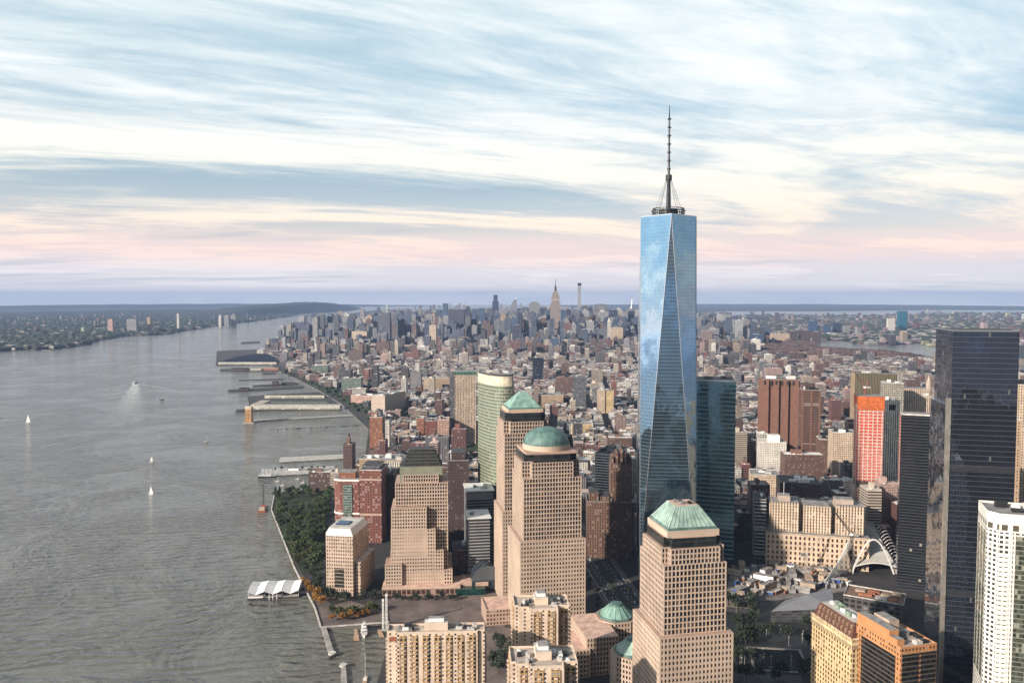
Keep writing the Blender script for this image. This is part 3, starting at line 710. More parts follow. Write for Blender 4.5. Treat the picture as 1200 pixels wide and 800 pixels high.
def bld(name, label, cat, u0, u1, vt, Y, dep, mat, roof='g', rot=0., kit=3, cap=0., group=None, seed=None, side=0):
    """front from pixel u0 to u1 at distance Y, roof edge at pixel row vt; local x along the front, y to the back"""
    xa, xb = xat(u0, vt, Y), xat(u1, vt, Y); w = (xb - xa)
    c, s = math.cos(R(rot)), math.sin(R(rot)); h = zat(vt, Y) - 2.5
    t = thing(name, label, cat, (xa, Y, 2.5), R(rot), group)
    w = w / c if abs(c) > .3 else w
    m = FM[mat] if isinstance(mat, str) else mat
    MB().box(0, w, 0, dep, 0, h, 0, 1).build('wall', [m, RF[roof]], t)
    if cap: MB().box(-.4, w + .4, -.4, dep + .4, h - .1, h + cap, 0, 1).build('cornice', [FM['plank'], RF[roof]], t)
    else: parapet(t, [(0, 0), (w, 0), (w, dep), (0, dep)], h, mat=RF['p'] if roof != 'd' else RF['g'])
    if kit: roof_kit(t, 1.5, w - 1.5, 1.5, dep - 1.5, h + cap, seed or int(u0), kit, hmax=min(7, 2 + h * .05))
    t['_w'] = w; t['_h'] = h
    return t, w, h
def add(t, nm, x0, x1, y0, y1, z0, z1, m, mt=None): return MB().box(x0, x1, y0, y1, z0, z1, 0, 1 if mt else None).build(nm, [m, mt] if mt else m, t)

# ---- riverside office block with sloped white roof edge and dark skylight
xn, yn = at(379, 696)
t = thing('office_block', 'granite block with a flat white roof and dark skylight beside the park', 'office building', (xn, yn, 2.5), R(-8))
hn = zat(627, yn) - 2.5; wn, dn = 34, 54
pl = [(4, 0), (wn, 0), (wn, dn), (0, dn), (0, 9)]
MB().prism(pl, 0, hn, 0, 1).build('wall', [F('pale_granite_wall', (.50, .38, .29), (.045, .04, .04), 2.6, 3.9, .48, .5), PALEROOF], t)
MB().prism([(x + (.01 if x < 17 else -.01), y + .01) for x, y in pl], hn, hn + 7, 0, 1, True, [(6.5, 4), (wn - 4, 4), (wn - 4, dn - 4), (4, dn - 4), (4, 11)]).build('sloped_roof_edge', [plain('white_metal_roof', (.66, .63, .60), .4, var=.06), PALEROOF], t)
add(t, 'skylight', 8, 22, 18, 32, hn + 7, hn + 8.2, glass('skylight_glass', (.03, .05, .12), 2, 2, metal=.4, blind=0, line=.1))
add(t, 'window_panel', 13, 23, -.5, 0, 8, 30, glass('panel_glass', (.05, .05, .045), 5, 4, metal=.3, line=.25, linecol=(.3, .24, .19)))
add(t, 'lower_wing', wn, wn + 7, 4, dn, 0, hn * .55, F('pale_granite_wall', (.5, .38, .29)), RF['p'])
# ---- red brick apartment blocks beyond it
t, w, h = bld('apartment_building', 'red brick apartment tower with a cream band behind the white-roofed granite block', 'apartments', 421, 447, 551, 1046, 42, 'redbrick', 'g', -3, 5)
add(t, 'cream_band', -.3, w + .3, -.3, 0, h - 13, h - 11, FM['plank']); add(t, 'cream_band', -.3, w + .3, -.3, 0, h * .38, h * .38 + 2.5, FM['plank'])
add(t, 'terrace_crown', 3, w - 3, 4, 36, h, h + 6, FM['greyg'], DARKROOF)
xq, yq = xat(389, 560, 1064), 1064
t = thing('apartment_building', 'curved red brick apartment building with white curved balcony band facing the river', 'apartments', (xq, yq, 2.5), 0)
hq = zat(562, yq) - 2.5
cur = [(0, 16), (1.5, 8), (5, 2.5), (11, 0), (36, -2), (36, 34), (0, 34)]
MB().prism(cur, 0, hq, 0, 1).build('wall', [FM['redbrick'], GREYROOF], t)
MB().prism([(x * 1.03 - .6, y - .7 if y < 30 else y) for x, y in cur], hq * .42, hq * .42 + 2.2).build('balcony_band', WHITE, t)
MB().prism([(x * 1.03 - .6, y - .7 if y < 30 else y) for x, y in cur], hq - 1.6, hq + .8, 0, 1).build('cornice', [WHITE, GREYROOF], t)
add(t, 'penthouse', 8, 30, 6, 26, hq + .8, hq + 9, FM['orange'], GREYROOF); add(t, 'vertical_glazing', 15, 27, -2.2, 3, 4, hq - 6, FM['green'])
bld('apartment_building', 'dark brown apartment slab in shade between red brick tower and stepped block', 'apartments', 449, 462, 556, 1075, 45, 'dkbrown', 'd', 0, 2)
t, w, h = bld('apartment_building', 'cream apartment building with a deep colonnaded crown behind the ziggurat-topped block', 'apartments', 446, 474, 541, 1120, 40, 'whitev', 'g', 0, 3, cap=2.5)
bld('apartment_building', 'small tan brick building left of the colonnaded cream one', 'apartments', 421, 446, 538, 1180, 30, 'tan', 'g', 0, 3)
t, w, h = bld('apartment_building', 'orange brick tower with a white side wing standing at the water', 'apartments', 433, 448, 489, 1560, 30, 'orange', 'g', 0, 2)
add(t, 'white_wing', w, w + 13, 4, 26, 0, h - 6, FM['white'], PALEROOF); add(t, 'water_tank_house', 4, 14, 8, 20, h, h + 9, FM['orange'], GREYROOF)
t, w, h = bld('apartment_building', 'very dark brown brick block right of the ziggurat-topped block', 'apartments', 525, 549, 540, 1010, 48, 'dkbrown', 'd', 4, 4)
add(t, 'brick_setback', 4, w - 4, 6, 40, h, h + 9, FM['dkbrown'], DARKROOF)
# low white-roofed annex of the curved tower
for k, (u0, u1, vt, Y, d, lab) in enumerate([(547, 578, 577, 955, 40, 'low annex with a big white roof at the foot of the curved glass tower'), (549, 574, 609, 895, 36, 'white-roofed low building in front of the annex, between dark streets')]):
    t, w, h = bld('annex_building', lab, 'building', u0, u1, vt, Y, d, 'greyb', 'p', 8, 3)
    add(t, 'roof_canopy', -1.5, w + 1.5, -1.5, d + .5, h + 1.2, h + 2.2, WHITE)
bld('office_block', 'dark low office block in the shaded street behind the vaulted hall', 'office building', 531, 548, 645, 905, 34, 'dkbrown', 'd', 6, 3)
# ---- tall tan tower with a green crown and its neighbours
t, w, h = bld('office_tower', 'tall tan stone tower with a green crown line left of the curved glass tower', 'skyscraper', 533, 558, 440, 1740, 42, 'creamv', 'g', 3, 4, cap=1.5)
add(t, 'green_crown', -.8, w + .8, -.8, 42.8, h + 1.5, h + 9, F('crown_arcade', (.10, .22, .17), (.02, .02, .02), 5, 7, .5, .7, lit=0), GREYROOF)
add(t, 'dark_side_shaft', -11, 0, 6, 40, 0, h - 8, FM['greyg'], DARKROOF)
bld('warehouse', 'low red roofed warehouse at the foot of the tall tan tower', 'warehouse', 536, 560, 531, 1640, 60, 'brown', 'k', 4, 3)
bld('office_block', 'pink stone office block with strip windows beside the highway', 'office building', 512, 526, 492, 1700, 40, 'pink', 'k', 2, 3)
bld('office_block', 'deep red brick block left of the pink strip-window block', 'office building', 498, 511, 493, 1780, 40, 'redbrick', 'g', 2, 2)
bld('office_block', 'narrow orange brick block at the left end of the highway row', 'office building', 488, 497, 490, 1860, 30, 'orange', 'g', 2, 2)
t, w, h = bld('warehouse', 'wide pale warehouse with white roof and dark right side', 'warehouse', 435, 452, 463, 2210, 120, 'plank', 'p', -20, 6)
bld('warehouse', 'long low pink brick pier warehouse following the highway', 'warehouse', 411, 436, 463, 2420, 45, 'pink', 'k', -18, 5)
bld('apartment_building', 'grey slab apartment tower alone above low roofs', 'apartments', 481, 493, 436, 2700, 30, 'grey', 'd', 0, 2)
bld('apartment_building', 'cream apartment tower beside the lone grey slab', 'apartments', 496, 506, 443, 2650, 26, 'cream', 'g', 0, 2)
bld('apartment_building', 'wide tan apartment block right of the cream tower', 'apartments', 507, 527, 443, 2720, 40, 'tan', 'g', 0, 3)
bld('apartment_building', 'white and green glass apartment building by the river strip, nearer one', 'apartments', 400, 423, 443, 2730, 40, 'green', 'p', 0, 3)
bld('apartment_building', 'white and green glass apartment building by the river strip, farther one', 'apartments', 366, 384, 428, 3300, 40, 'green', 'p', 0, 3)
bld('apartment_building', 'bright red brick apartment building among low roofs near the river', 'apartments', 426, 432, 433, 2950, 30, 'redbrick', 'g', 0, 1)
# ---- right of the curved tower, beyond the pyramid roof
bld('office_block', 'wide tan brick loft block directly right of the pointed pyramid roof', 'office building', 631, 660, 463, 2330, 60, 'tan', 'g', -4, 4)
bld('apartment_building', 'charcoal slab tower right of the wide tan loft block', 'apartments', 672, 687, 442, 2250, 40, 'greyg', 'd', -4, 2)
bld('apartment_building', 'dark blue glass tower by the dark avenue, mid distance', 'apartments', 624, 637, 419, 3000, 40, 'dark', 'd', -4, 1)
t, w, h = bld('apartment_building', 'cream twin-shaft apartment tower left of the tallest glass tower', 'apartments', 700, 709, 457, 2230, 26, 'cream', 'g', -4, 1)
add(t, 'second_shaft', w + 3, w + 3 + w, 2, 30, 0, h - 2, FM['yellow'], GREYROOF); add(t, 'link_wall', w, w + 3, 6, 24, 0, h - 9, FM['tan'], GREYROOF)
t, w, h = bld('office_block', 'yellow brick block with lighter left pier right of the green dome', 'office building', 670, 694, 497, 1800, 36, 'yellow', 'g', -3, 3)
add(t, 'end_pier', -4, 0, 3, 33, 0, h - 3, FM['whitev'], GREYROOF)
bld('office_block', 'long white office block with dark ribbon windows beside brown stone tower', 'office building', 697, 721, 531, 1100, 60, 'stripe', 'd', -22, 4)
# ---- brown stepped stone tower
t, w, h = bld('stone_tower', 'brown stepped stone tower with a jagged crown left of the tallest tower', 'tower', 688, 741, 588, 985, 40, F('brown_pier_wall', (.20, .115, .08), (.035, .03, .03), 3., 3.6, .42, .75), 'd', -3, 2)
BP = FM and MATS['brown_pier_wall']; hz = zat(541, 1000) - 2.5
add(t, 'tower_shaft', w * .52, w * .98, 8, 34, h, hz, BP, DARKROOF); add(t, 'wing_setback', 3, w * .26, 6, 34, h, h + 10, BP, DARKROOF); add(t, 'wing_setback', w * .3, w * .5, 4, 34, h, h + 6, BP, DARKROOF)
for k in range(5):
    xx = w * .54 + k * (w * .40 / 4); add(t, 'crown_pinnacle', xx, xx + 2.6, 9, 33, hz, hz + (8, 13, 16, 13, 8)[k], BP)
add(t, 'crown_block', w * .58, w * .92, 12, 30, hz + 1, hz + 11, BP, DARKROOF)
# ---- two brown towers
Yl = 1533
t, w, h = bld('windowless_tower', 'windowless reddish brown tower with deep vertical shafts', 'skyscraper', 893, 934, 444, Yl, 42, plain('brown_granite_panel', (.175, .085, .060), .75, var=.15), 'd', -14, 4)
BG = MATS['brown_granite_panel']
for k in range(4):
    xx = (.03, .30, .55, .82)[k] * w; add(t, 'vent_shaft', xx, xx + w * .15, -5, 0, 0, h - 1, BG)
add(t, 'vent_shaft', -5, 0, 6, 16, 0, h - 1, BG); add(t, 'vent_shaft', -5, 0, 24, 36, 0, h - 1, BG)
b = MB()
for k in range(6): b.box(w * .05 + k * w * .15, w * .05 + k * w * .15 + 4, -5.2, -.2, h - 10, h - 2.5)
b.build('vent_opening', STEEL, t)
MB().cyl(w * .75, 20, h, h + 6, 4, 12).build('radome', WHITE, t)
t, w, h = bld('apartment_building', 'dark brown balcony-striped tower right of the windowless brown tower', 'apartments', 940, 961, 457, 1430, 30, F('balcony_strip_wall', (.16, .085, .065), (.03, .028, .028), 30, 3, .97, .45), 'd', -10, 3)
for k in range(3): add(t, 'brick_pier', w * (.02 + .44 * k), w * (.02 + .44 * k) + 2.6, -.7, 0, 0, h, plain('brown_brick', (.17, .085, .06)))
add(t, 'roof_house', w * .2, w * .7, 8, 22, h, h + 11, FM['dkbrown'], DARKROOF)
t, w, h = bld('office_block', 'white block with a tall roof house in front of the windowless brown tower', 'office building', 890, 920, 518, 1390, 36, 'white', 'p', -10, 2)
add(t, 'roof_house', w * .35, w * .78, 8, 24, h, h + 12, WHITE, PALEROOF)
bld('office_block', 'cream block with rows of small windows left of red-netted tower', 'office building', 976, 1003, 507, 1310, 36, 'cream', 'g', -10, 3)
bld('office_block', 'brown brick pair-front block beyond the cream small-windowed block', 'office building', 961, 978, 515, 1370, 36, 'brown', 'g', -10, 3)
# ---- tower under construction
Yr = 1139
RED = F('red_netting_floors', (.50, .060, .042), (.56, .42, .35), 4.4, 4.4, .66, .22, lit=0, winmetal=0)
t, w, h = bld('tower_under_construction', 'unfinished tower wrapped in red netting with an orange top and cranes', 'skyscraper', 1006, 1033, 480, Yr, 28, RED, 'g', -12, 0)
add(t, 'orange_screen', -1, w + 1, -1, 29, h, zat(464, Yr) - 2.5, plain('orange_netting', (.50, .12, .03), .8, var=.3, scale=.3), GREYROOF)
lo = zat(570, Yr) - 2.5
add(t, 'stone_base', -2, w + 4, -2, 30, 0, lo, FM['pink'], GREYROOF); add(t, 'dark_floors', -.4, w + .4, -.4, 28.4, lo, lo + 9, FM['dkbrown'])
for k in range(6): add(t, 'column', 1 + k * (w - 3.4) / 5, 2.3 + k * (w - 3.4) / 5, -.5, 0, lo + 9, h, plain('pale_concrete_column', (.60, .45, .38)))
for k in range(22): add(t, 'floor_slab', -.35, w + .35, -.35, 0, lo + 12 + k * (h - lo - 14) / 21, lo + 13.1 + k * (h - lo - 14) / 21, MATS['pale_concrete_column'])
hm = MB()
def lattice(b, x, y, z0, z1, s, r, seg):
    for dx, dy in ((-s, -s), (s, -s), (s, s), (-s, s)): b.tube((x + dx, y + dy, z0), (x + dx, y + dy, z1), r)
    n = max(1, int((z1 - z0) / seg))
    for i in range(n):
        za, zb_ = z0 + (z1 - z0) * i / n, z0 + (z1 - z0) * (i + 1) / n
        for (ax, ay), (bx, by) in (((-s, -s), (s, -s)), ((s, -s), (s, s)), ((s, s), (-s, s)), ((-s, s), (-s, -s))):
            b.tube((x + ax, y + ay, za), (x + bx, y + by, zb_), r * .7)
lattice(hm, -3.5, 2, 0, h + 8, 1.6, .28, 4); hm.build('hoist_mast', plain('pale_steel', (.6, .5, .42), .5), t)
def crane(label, loc, mast, jib, ang, luff, rot, mat):
    t = thing('tower_crane', label, 'crane', loc, R(rot))
    b = MB(); lattice(b, 0, 0, 0, mast, 1.1, .25, 3.5); b.build('mast', mat, t)
    b = MB(); d = Vector((math.cos(R(luff)), 0, math.sin(R(luff))))
    o = Vector((1, 0, mast + 1.5)); e = o + d * jib
    for dy, dz in ((-.8, 0), (.8, 0), (0, 1.5)): b.tube(o + Vector((0, dy, dz)), e + Vector((0, dy * .3, dz * .3)), .22)
    n = int(jib / 3)
    for i in range(n):
        p, q = o + d * (jib * i / n), o + d * (jib * (i + 1) / n); s = 1 if i % 2 else -1
        b.tube(p + Vector((0, .8 * s, 0)), q + Vector((0, 0, 1.2)), .14); b.tube(q + Vector((0, 0, 1.2)), q + Vector((0, -.8 * s, 0)), .14)
    b.build('jib', mat, t)
    b = MB(); b.box(-8, -1, -1.2, 1.2, mast, mast + 2.6); b.build('counterweight', GREYROOF, t)
    b = MB(); b.box(-1.2, 2, -1.3, 1.3, mast, mast + 2.4); b.build('cab', WHITE, t)
    b = MB(); b.tube((-2, 0, mast + 2), (-3, 0, mast + 11), .3); b.tube((-3, 0, mast + 11), tuple(o + d * jib * .92), .12); b.tube((-3, 0, mast + 11), (-7, 0, mast + 2), .15); b.build('mast_head', mat, t)
    return t
cx, cy = xat(1014, 464, 1150), 1152
crane('luffing crane on top of the red-netted unfinished tower', (cx, cy, zat(464, Yr)), 10, 34, 0, 58, 150, plain('red_crane_paint', (.42, .10, .06), .5))
cx, cy = at(997, 668); crane('dark tower crane leaning over the winged white hall', (cx, cy, 2.5), 42, 46, 0, 52, 150, STEEL)
cx, cy = at(944, 672); crane('pale crane in the building yard before the long stone office building', (cx, cy, 2.5), 22, 30, 0, 40, 20, plain('pale_steel', (.6, .5, .42)))
# ---- far right cluster
t, w, h = bld('office_tower', 'dark bronze office tower with vertical ribs behind the red-netted tower', 'skyscraper', 1002, 1046, 437, 1800, 40, glass('bronze_rib_glass', (.06, .065, .045), 3.2, 30, metal=.2, rough=.2, blind=0, vline=.35, linecol=(.24, .19, .12)), 'd', -14, 3)
add(t, 'side_wall', -3, 0, 2, 38, 0, h, plain('bronze_stone', (.30, .22, .14)), DARKROOF)
t, w, h = bld('office_tower', 'grey checker-fronted tower right of the dark bronze ribbed tower', 'skyscraper', 1036, 1057, 449, 1560, 34, F('checker_wall', (.36, .33, .27), (.05, .048, .045), 3.4, 4.2, .6, .6), 'g', -14, 2)
t, w, h = bld('office_tower', 'slim white grid-fronted tower right of the red-netted tower', 'skyscraper', 1036, 1053, 470, 1290, 32, 'whitev', 'g', -14, 2)
add(t, 'crown_window', w * .3, w * .7, -.4, 0, h - 14, h - 5, DARKBAND); add(t, 'low_shaft', w, w + 7, 2, 28, 0, h * .6, FM['whitev'], GREYROOF)
t, w, h = bld('office_tower', 'cream colonnaded stone tower with a spired cupola at the far right', 'skyscraper', 1056, 1088, 464, 1620, 40, 'creamv', 'g', -14, 2, cap=2)
add(t, 'upper_colonnade', 4, w - 5, 4, 34, h + 2, h + 15, FM['creamv'], GREYROOF)
b = MB(); b.cyl(w - 4, 10, h + 2, h + 30, 5, 10); b.cyl(w - 4, 10, h + 30, h + 44, 3.4, 10, .3); b.build('cupola', FM['plank'], t)
bld('office_tower', 'tan stone tower glimpsed right of the blue-black mirror tower, lower one', 'skyscraper', 1173, 1194, 492, 900, 30, 'tan', 'g', -14, 3)
bld('office_tower', 'tan stone tower glimpsed right of the blue-black mirror tower, higher one', 'skyscraper', 1190, 1226, 451, 1010, 40, 'cream', 'g', -14, 3)
bld('office_block', 'tan brick block with strip windows left of the charcoal mirror slab', 'office building', 1030, 1050, 592, 1085, 26, F('tan_strip_wall', (.40, .27, .18), (.04, .036, .034), 6.5, 3.6, .8, .5), 'g', -14, 4, cap=1.2)
# ---- long stone federal office building with three upper wings
Yp = 962
t, w, h = bld('federal_building', 'long limestone office building with three upper wings behind the building yard', 'office building', 898, 1007, 624, Yp, 62, F('limestone_base_wall', (.60, .46, .34), (.06, .04, .03), 5.2, 6.2, .42, .6, lit=.05), 'g', -14, 0, cap=1.6)
LW = F('limestone_pier_wall', (.62, .49, .37), (.07, .05, .04), 3.3, 3.6, .4, .8, lit=.05)
h2 = zat(585, Yp + 16) - 2.5
for k in range(3):
    a = w * (.055 + k * .315); wing = add(t, 'upper_wing', a, a + w * .27, 7, 36, h + 1.6, h2 - (2 if k == 1 else 0), LW, GREYROOF)
add(t, 'link_block', w * .04, w * .96, 22, 56, h + 1.6, h2 - 5, LW, GREYROOF)
add(t, 'roof_house', w * .12, w * .24, 12, 28, h2, h2 + 7, FM['plank'], GREYROOF); add(t, 'roof_house', w * .68, w * .86, 14, 30, h2, h2 + 6, FM['plank'], GREYROOF)
MB().tube((w * .18, 20, h2 + 7), (w * .18, 20, h2 + 22), .3).build('flagpole', WHITE, t)
roof_kit(t, w * .08, w * .92, 40, 54, h2 - 5, 9, 6)
t, w, h = bld('office_block', 'dark block with white ribbon bands left of the long limestone building', 'office building', 884, 897, 585, 985, 44, F('dark_strip_wall', (.40, .42, .44), (.02, .022, .026), 40, 4.4, .99, .68), 'd', -14, 3)
bld('office_block', 'wide dark-roofed block behind the long limestone building', 'office building', 914, 958, 565, 1120, 46, 'dkbrown', 'd', -12, 6)
bld('office_block', 'cream block with corner turret left of the dark-roofed block', 'office building', 880, 912, 556, 1200, 40, 'cream', 'g', -12, 3)
# ---- white winged station hall
xo, yo = at(1021, 672)
t = thing('station_hall', 'white winged hall of arching steel ribs under construction', 'station', (xo, yo, 2.5), R(-6))
RIB = plain('white_rib_steel', (.66, .65, .62), .45, var=.08)
def arc_rib(b, p, q, rise, r0, r1, n=7):
    p, q = Vector(p), Vector(q); prev = p
    for j in range(1, n + 1):
        f = j / n; c = p.lerp(q, f) + Vector((0, 0, rise * math.sin(math.pi * f))); b.tube(prev, c, r0 + (r1 - r0) * f, 4); prev = c
hall = MB(); shell = MB(); nr = 26; LH = 54
def roofpt(f, g_):      # f across, g_ up the slope away from the viewer
    w0, w1 = 50, 38; x = -20 + (w0 * f) * (1 - g_) + (3 + w1 * f) * g_
    return Vector((x, LH * g_, 8 + 5 * math.sin(math.pi * f) * (1 - g_) + 30 * g_ ** 1.25 + 4 * math.sin(math.pi * f) * g_))
for i in range(nr):
    f = i / (nr - 1); prev = roofpt(f, 0)
    for j in range(1, 8):
        c = roofpt(f, j / 7); hall.tube(prev, c, .5, 4); prev = c
    hall.tube(prev, prev + Vector((0, 5, 6)), .4, 4, 0, .2)
hall.build('rib_vault', RIB, t)
for i in range(13):
    for j in range(7):
        q = [roofpt(i / 13, j / 7), roofpt((i + 1) / 13, j / 7), roofpt((i + 1) / 13, (j + 1) / 7), roofpt(i / 13, (j + 1) / 7)]; q = [p - Vector((0, 0, .7)) for p in q]; shell.face(q)
for f, s_ in ((0, 1), (1, -1)):
    for j in range(7):
        p, q = roofpt(f, j / 7), roofpt(f, (j + 1) / 7); r_ = [Vector((p.x - s_ * 3, p.y, 0)), p - Vector((0, 0, .7)), q - Vector((0, 0, .7)), Vector((q.x - s_ * 3, q.y, 0))]; shell.face(r_ if s_ > 0 else r_[::-1])
bk = [roofpt(i / 13, 1) - Vector((0, 0, .7)) for i in range(14)]
for i in range(13): shell.face([Vector((bk[i + 1].x, bk[i + 1].y, 0)), Vector((bk[i].x, bk[i].y, 0)), bk[i], bk[i + 1]])
shell.build('glass_shell', glass('shell_glass', (.22, .23, .23), 2, 2, metal=.1, rough=.3), t)
arch = MB(); prev = Vector((-21, -1, 0))
for i in range(14):
    c = roofpt(i / 13, 0) + Vector((0, -1, .3)); arch.tube(prev, c, .75, 6); prev = c
arch.tube(prev, Vector((31, -1, 0)), .75, 6); arch.build('end_arch', RIB, t)
b = MB()
for i in range(18):
    f = i / 17; base = Vector((-66 + 44 * f, -46 + 50 * f, 3 + 2 * f)); tip = Vector((-10 - 12 * (1 - f), 2 + 46 * f, 31 + 10 * math.sin(math.pi * f)))
    arc_rib(b, base, tip, 3 + 3 * f, .48, .24)
for i in range(23):
    f, h_ = i / 23, (i + 1) / 23; b.tube((-66 + 44 * f, -46 + 50 * f, 3 + 2 * f), (-66 + 44 * h_, -46 + 50 * h_, 3 + 2 * h_), .8, 4)
b.build('rib_wing', RIB, t)
b = MB()
for i in range(14):
    f = i / 13; arc_rib(b, (30 - 8 * f, 2 + 50 * f, 10 + 28 * f), (37 - 6 * f, -3 + 56 * f, 12 + 32 * f), 2, .45, .22, 4)
b.build('rib_wing', RIB, t)
arch = MB(); arc_rib(arch, (25, -.5, 1), (-22, -.5, 1), 40, 1.2, 1.2, 16); arch.build('end_arch', RIB, t)
# low half-built block in front of the hall
xo, yo = at(988, 716)
t = thing('half_built_block', 'low half-built block with cluttered brown roof before the winged hall', 'building', (xo, yo, 2.5), R(-30))
MB().box(0, 56, 0, 34, 0, 17, 0, 1).build('wall', [F('shaded_frame_wall', (.08, .075, .072), (.02, .02, .02), 6, 5, .7, .6), plain('brown_deck', (.20, .12, .085), .9, var=.5, scale=.25)], t)
parapet(t, [(0, 0), (56, 0), (56, 34), (0, 34)], 17)
roof_kit(t, 2, 54, 2, 32, 17, 12, 14, [plain('rusty_stack', (.30, .12, .06)), plain('tan_stack', (.42, .32, .24)), PALEROOF, STEEL], 2.4)
# museum pavilion with a tilted faceted roof
xo, yo = at(903, 728)
t = thing('museum_pavilion', 'grey pavilion with a tilted faceted metal roof on the dark plaza', 'pavilion', (xo, yo, 2.5), R(-6))
PAV = plain('brushed_panel', (.27, .27, .29), .4, metal=.3, var=.08)
P0 = [(0, 0), (62, 4), (70, 40), (20, 27)]; HT = [10, 14, 22, 12]
b = MB()
for i in range(4):
    j = (i + 1) % 4; b.face([(*P0[i], 0), (*P0[j], 0), (*P0[j], HT[j]), (*P0[i], HT[i])], 0, [(0, 0), (30, 0), (30, HT[j]), (0, HT[i])])
b.build('wall', glass('pavilion_glass', (.10, .10, .105), 2.5, 3, metal=.4, line=.1, linecol=(.16, .16, .16)), t)
b = MB(); m_ = (40, 19, 22.5); Pz = [(*P0[i], HT[i] + .3) for i in range(4)]
for i in range(4): b.face([Pz[i], Pz[(i + 1) % 4], m_])
b.build('faceted_roof', PAV, t)

xo, yo = at(850, 716)
t = thing('construction_deck', 'dark unfinished deck of beams at the left of the dark plaza', 'construction site', (xo, yo, 2.5), R(-14))
MB().box(0, 34, 0, 46, 0, 5).build('deck', plain('dark_deck', (.03, .03, .032), .8, var=.5, scale=.3), t)
b = MB()
for k in range(12): b.box(.5, 33.5, 1 + k * 3.8, 1.6 + k * 3.8, 5, 5.7)
for k in range(4): b.box(2 + k * 10, 2.6 + k * 10, .5, 45.5, 5.72, 6.3)
b.build('beam_grid', plain('dusty_beam', (.20, .17, .14), .8, var=.5, scale=.4), t)
roof_kit(t, 2, 32, 2, 44, 6.3, 8, 9, [PALEROOF, STEEL, plain('tan_stack', (.42, .32, .24))], 2.5, 'material_stack')
xo, yo = at(884, 786)
t = thing('memorial_pool', 'square sunken pool with a pale rim on the dark plaza', 'pool', (xo, yo, 2.56), R(-8))
MB().box(2, 46, 2, 46, .02, .30).build('water', plain('pool_water', (.008, .010, .012), .6, var=.1, spec=.1), t)
for a_ in ((0, 48, 0, 2), (0, 48, 46, 48), (0, 2, 2.02, 45.98), (46, 48, 2.02, 45.98)): add(t, 'rim', *a_, 0, 1.3, plain('bronze_rim', (.22, .20, .18), .5))
# ---------------- ornate cream building with a dark red roof, bottom right
Y9 = 592
t = thing('ornate_building', 'ornate cream terracotta building with dark red dormered roof, bottom right', 'building', (xat(999, 740, Y9 - 16), Y9 - 16, 2.5), R(12))
h9 = zat(752, Y9 - 22) - 2.5; CT = F('cream_terracotta_wall', (.62, .46, .26), (.09, .06, .03), 3.4, 3.7, .46, .66, lit=.15)
MB().box(0, 24, 0, 52, -2, h9 - 8, 0, 1).build('wall', [CT, GREYROOF], t)
MB().box(-.6, 24.6, -.6, 52.6, h9 - 8, h9 - 1, 0, 1).build('arcade_storey', [F('terracotta_arcade', (.64, .50, .30), (.10, .07, .04), 1.7, 7, .5, .7), GREYROOF], t)
b = MB()
for i in range(30):
    for (x, y) in ((-.5, -.5 + i * 53 / 29), (-.5 + i * 25 / 29, -.5)): b.prism(rect(.45, .45, x, y), h9 - 1, h9 + .6, 0, None, True, rect(.1, .1, x, y))
for i in range(18): b.box(-.9, -.55, 1 + i * 2.9, 2 + i * 2.9, h9 - 2, h9 - .4)
b.build('crest', plain('cream_terracotta', (.64, .50, .32), .7), t)
MAN = plain('dark_red_roof_tile', (.105, .040, .028), .7, var=.3, scale=.4)
MB().prism([(1, 1), (23, 1), (23, 51), (1, 51)], h9 - 1, h9 + 9.5, 0, 1, True, [(4.5, 5), (19.5, 5), (19.5, 47), (4.5, 47)]).build('mansard_roof', [MAN, PALEROOF], t)
for i in range(9):
    for row in range(2):
        y = 5 + i * 4.9; xx = 1.7 + row * 1.45; z = h9 + .6 + row * 4.4
        b = MB(); b.box(xx - .9, xx + 2, y - .8, y + .8, z, z + 2.4); b.prism([(xx - .9, y - .9), (xx + 2, y - .9), (xx + 2, y + .9), (xx - .9, y + .9)], z + 2.4, z + 3.6, 0, None, True, [(xx, y - .1), (xx + 2, y - .1), (xx + 2, y + .1), (xx, y + .1)])
        b.build('dormer', plain('green_dormer', (.25, .17, .11)), t)
roof_kit(t, 6, 18, 8, 44, h9 + 9.5, 4, 8, [PALEROOF, WHITE, plain('green_tank', (.25, .33, .25))], 3.5)
# ---------------- orange brick building with dark window fields
Yo = 535
xo = xat(1056, 758, Yo); ho = zat(760, Yo) - 2.5
t = thing('office_block', 'orange brick block with black window fields, in front of the blue-black tower', 'office building', (xo, Yo, 2.5), R(14))
OR = plain('orange_brick', (.50, .235, .10), .75, var=.1); OW = F('orange_pier_wall', (.50, .235, .10), (.06, .04, .03), 2.8, 3.4, .45, .5)
MB().box(0, 29, 0, 46, -2, ho, 0, 1).build('wall', [OW, plain('gravel_roof', (.42, .36, .31), .9)], t)
FLD = glass('black_strip_glass', (.02, .02, .021), 1.6, 3.4, metal=.1, blind=.02, line=.3, linecol=(.10, .085, .07))
add(t, 'window_field', -.4, 0, 5, 40, 0, ho - 7, FLD); add(t, 'window_field', 1.2, 14, -.4, 0, 0, ho - 4, FLD); add(t, 'window_field', 16, 28, -.4, 0, 0, ho - 4, FLD)
add(t, 'brick_penthouse', .3, 8, 12, 45.7, ho, ho + 8, OR, GREYROOF); add(t, 'brick_penthouse', .3, 6, 4, 12, ho, ho + 4.5, OR, GREYROOF)
add(t, 'roof_house', 10, 18, 24, 40, ho, ho + 9, plain('tan_panel', (.46, .36, .28)), GREYROOF)
roof_kit(t, 9, 28, 2, 22, ho, 8, 6, [STEEL, PALEROOF, GREYROOF], 3)
parapet(t, [(0, 0), (29, 0), (29, 46), (0, 46)], ho, mat=OR)
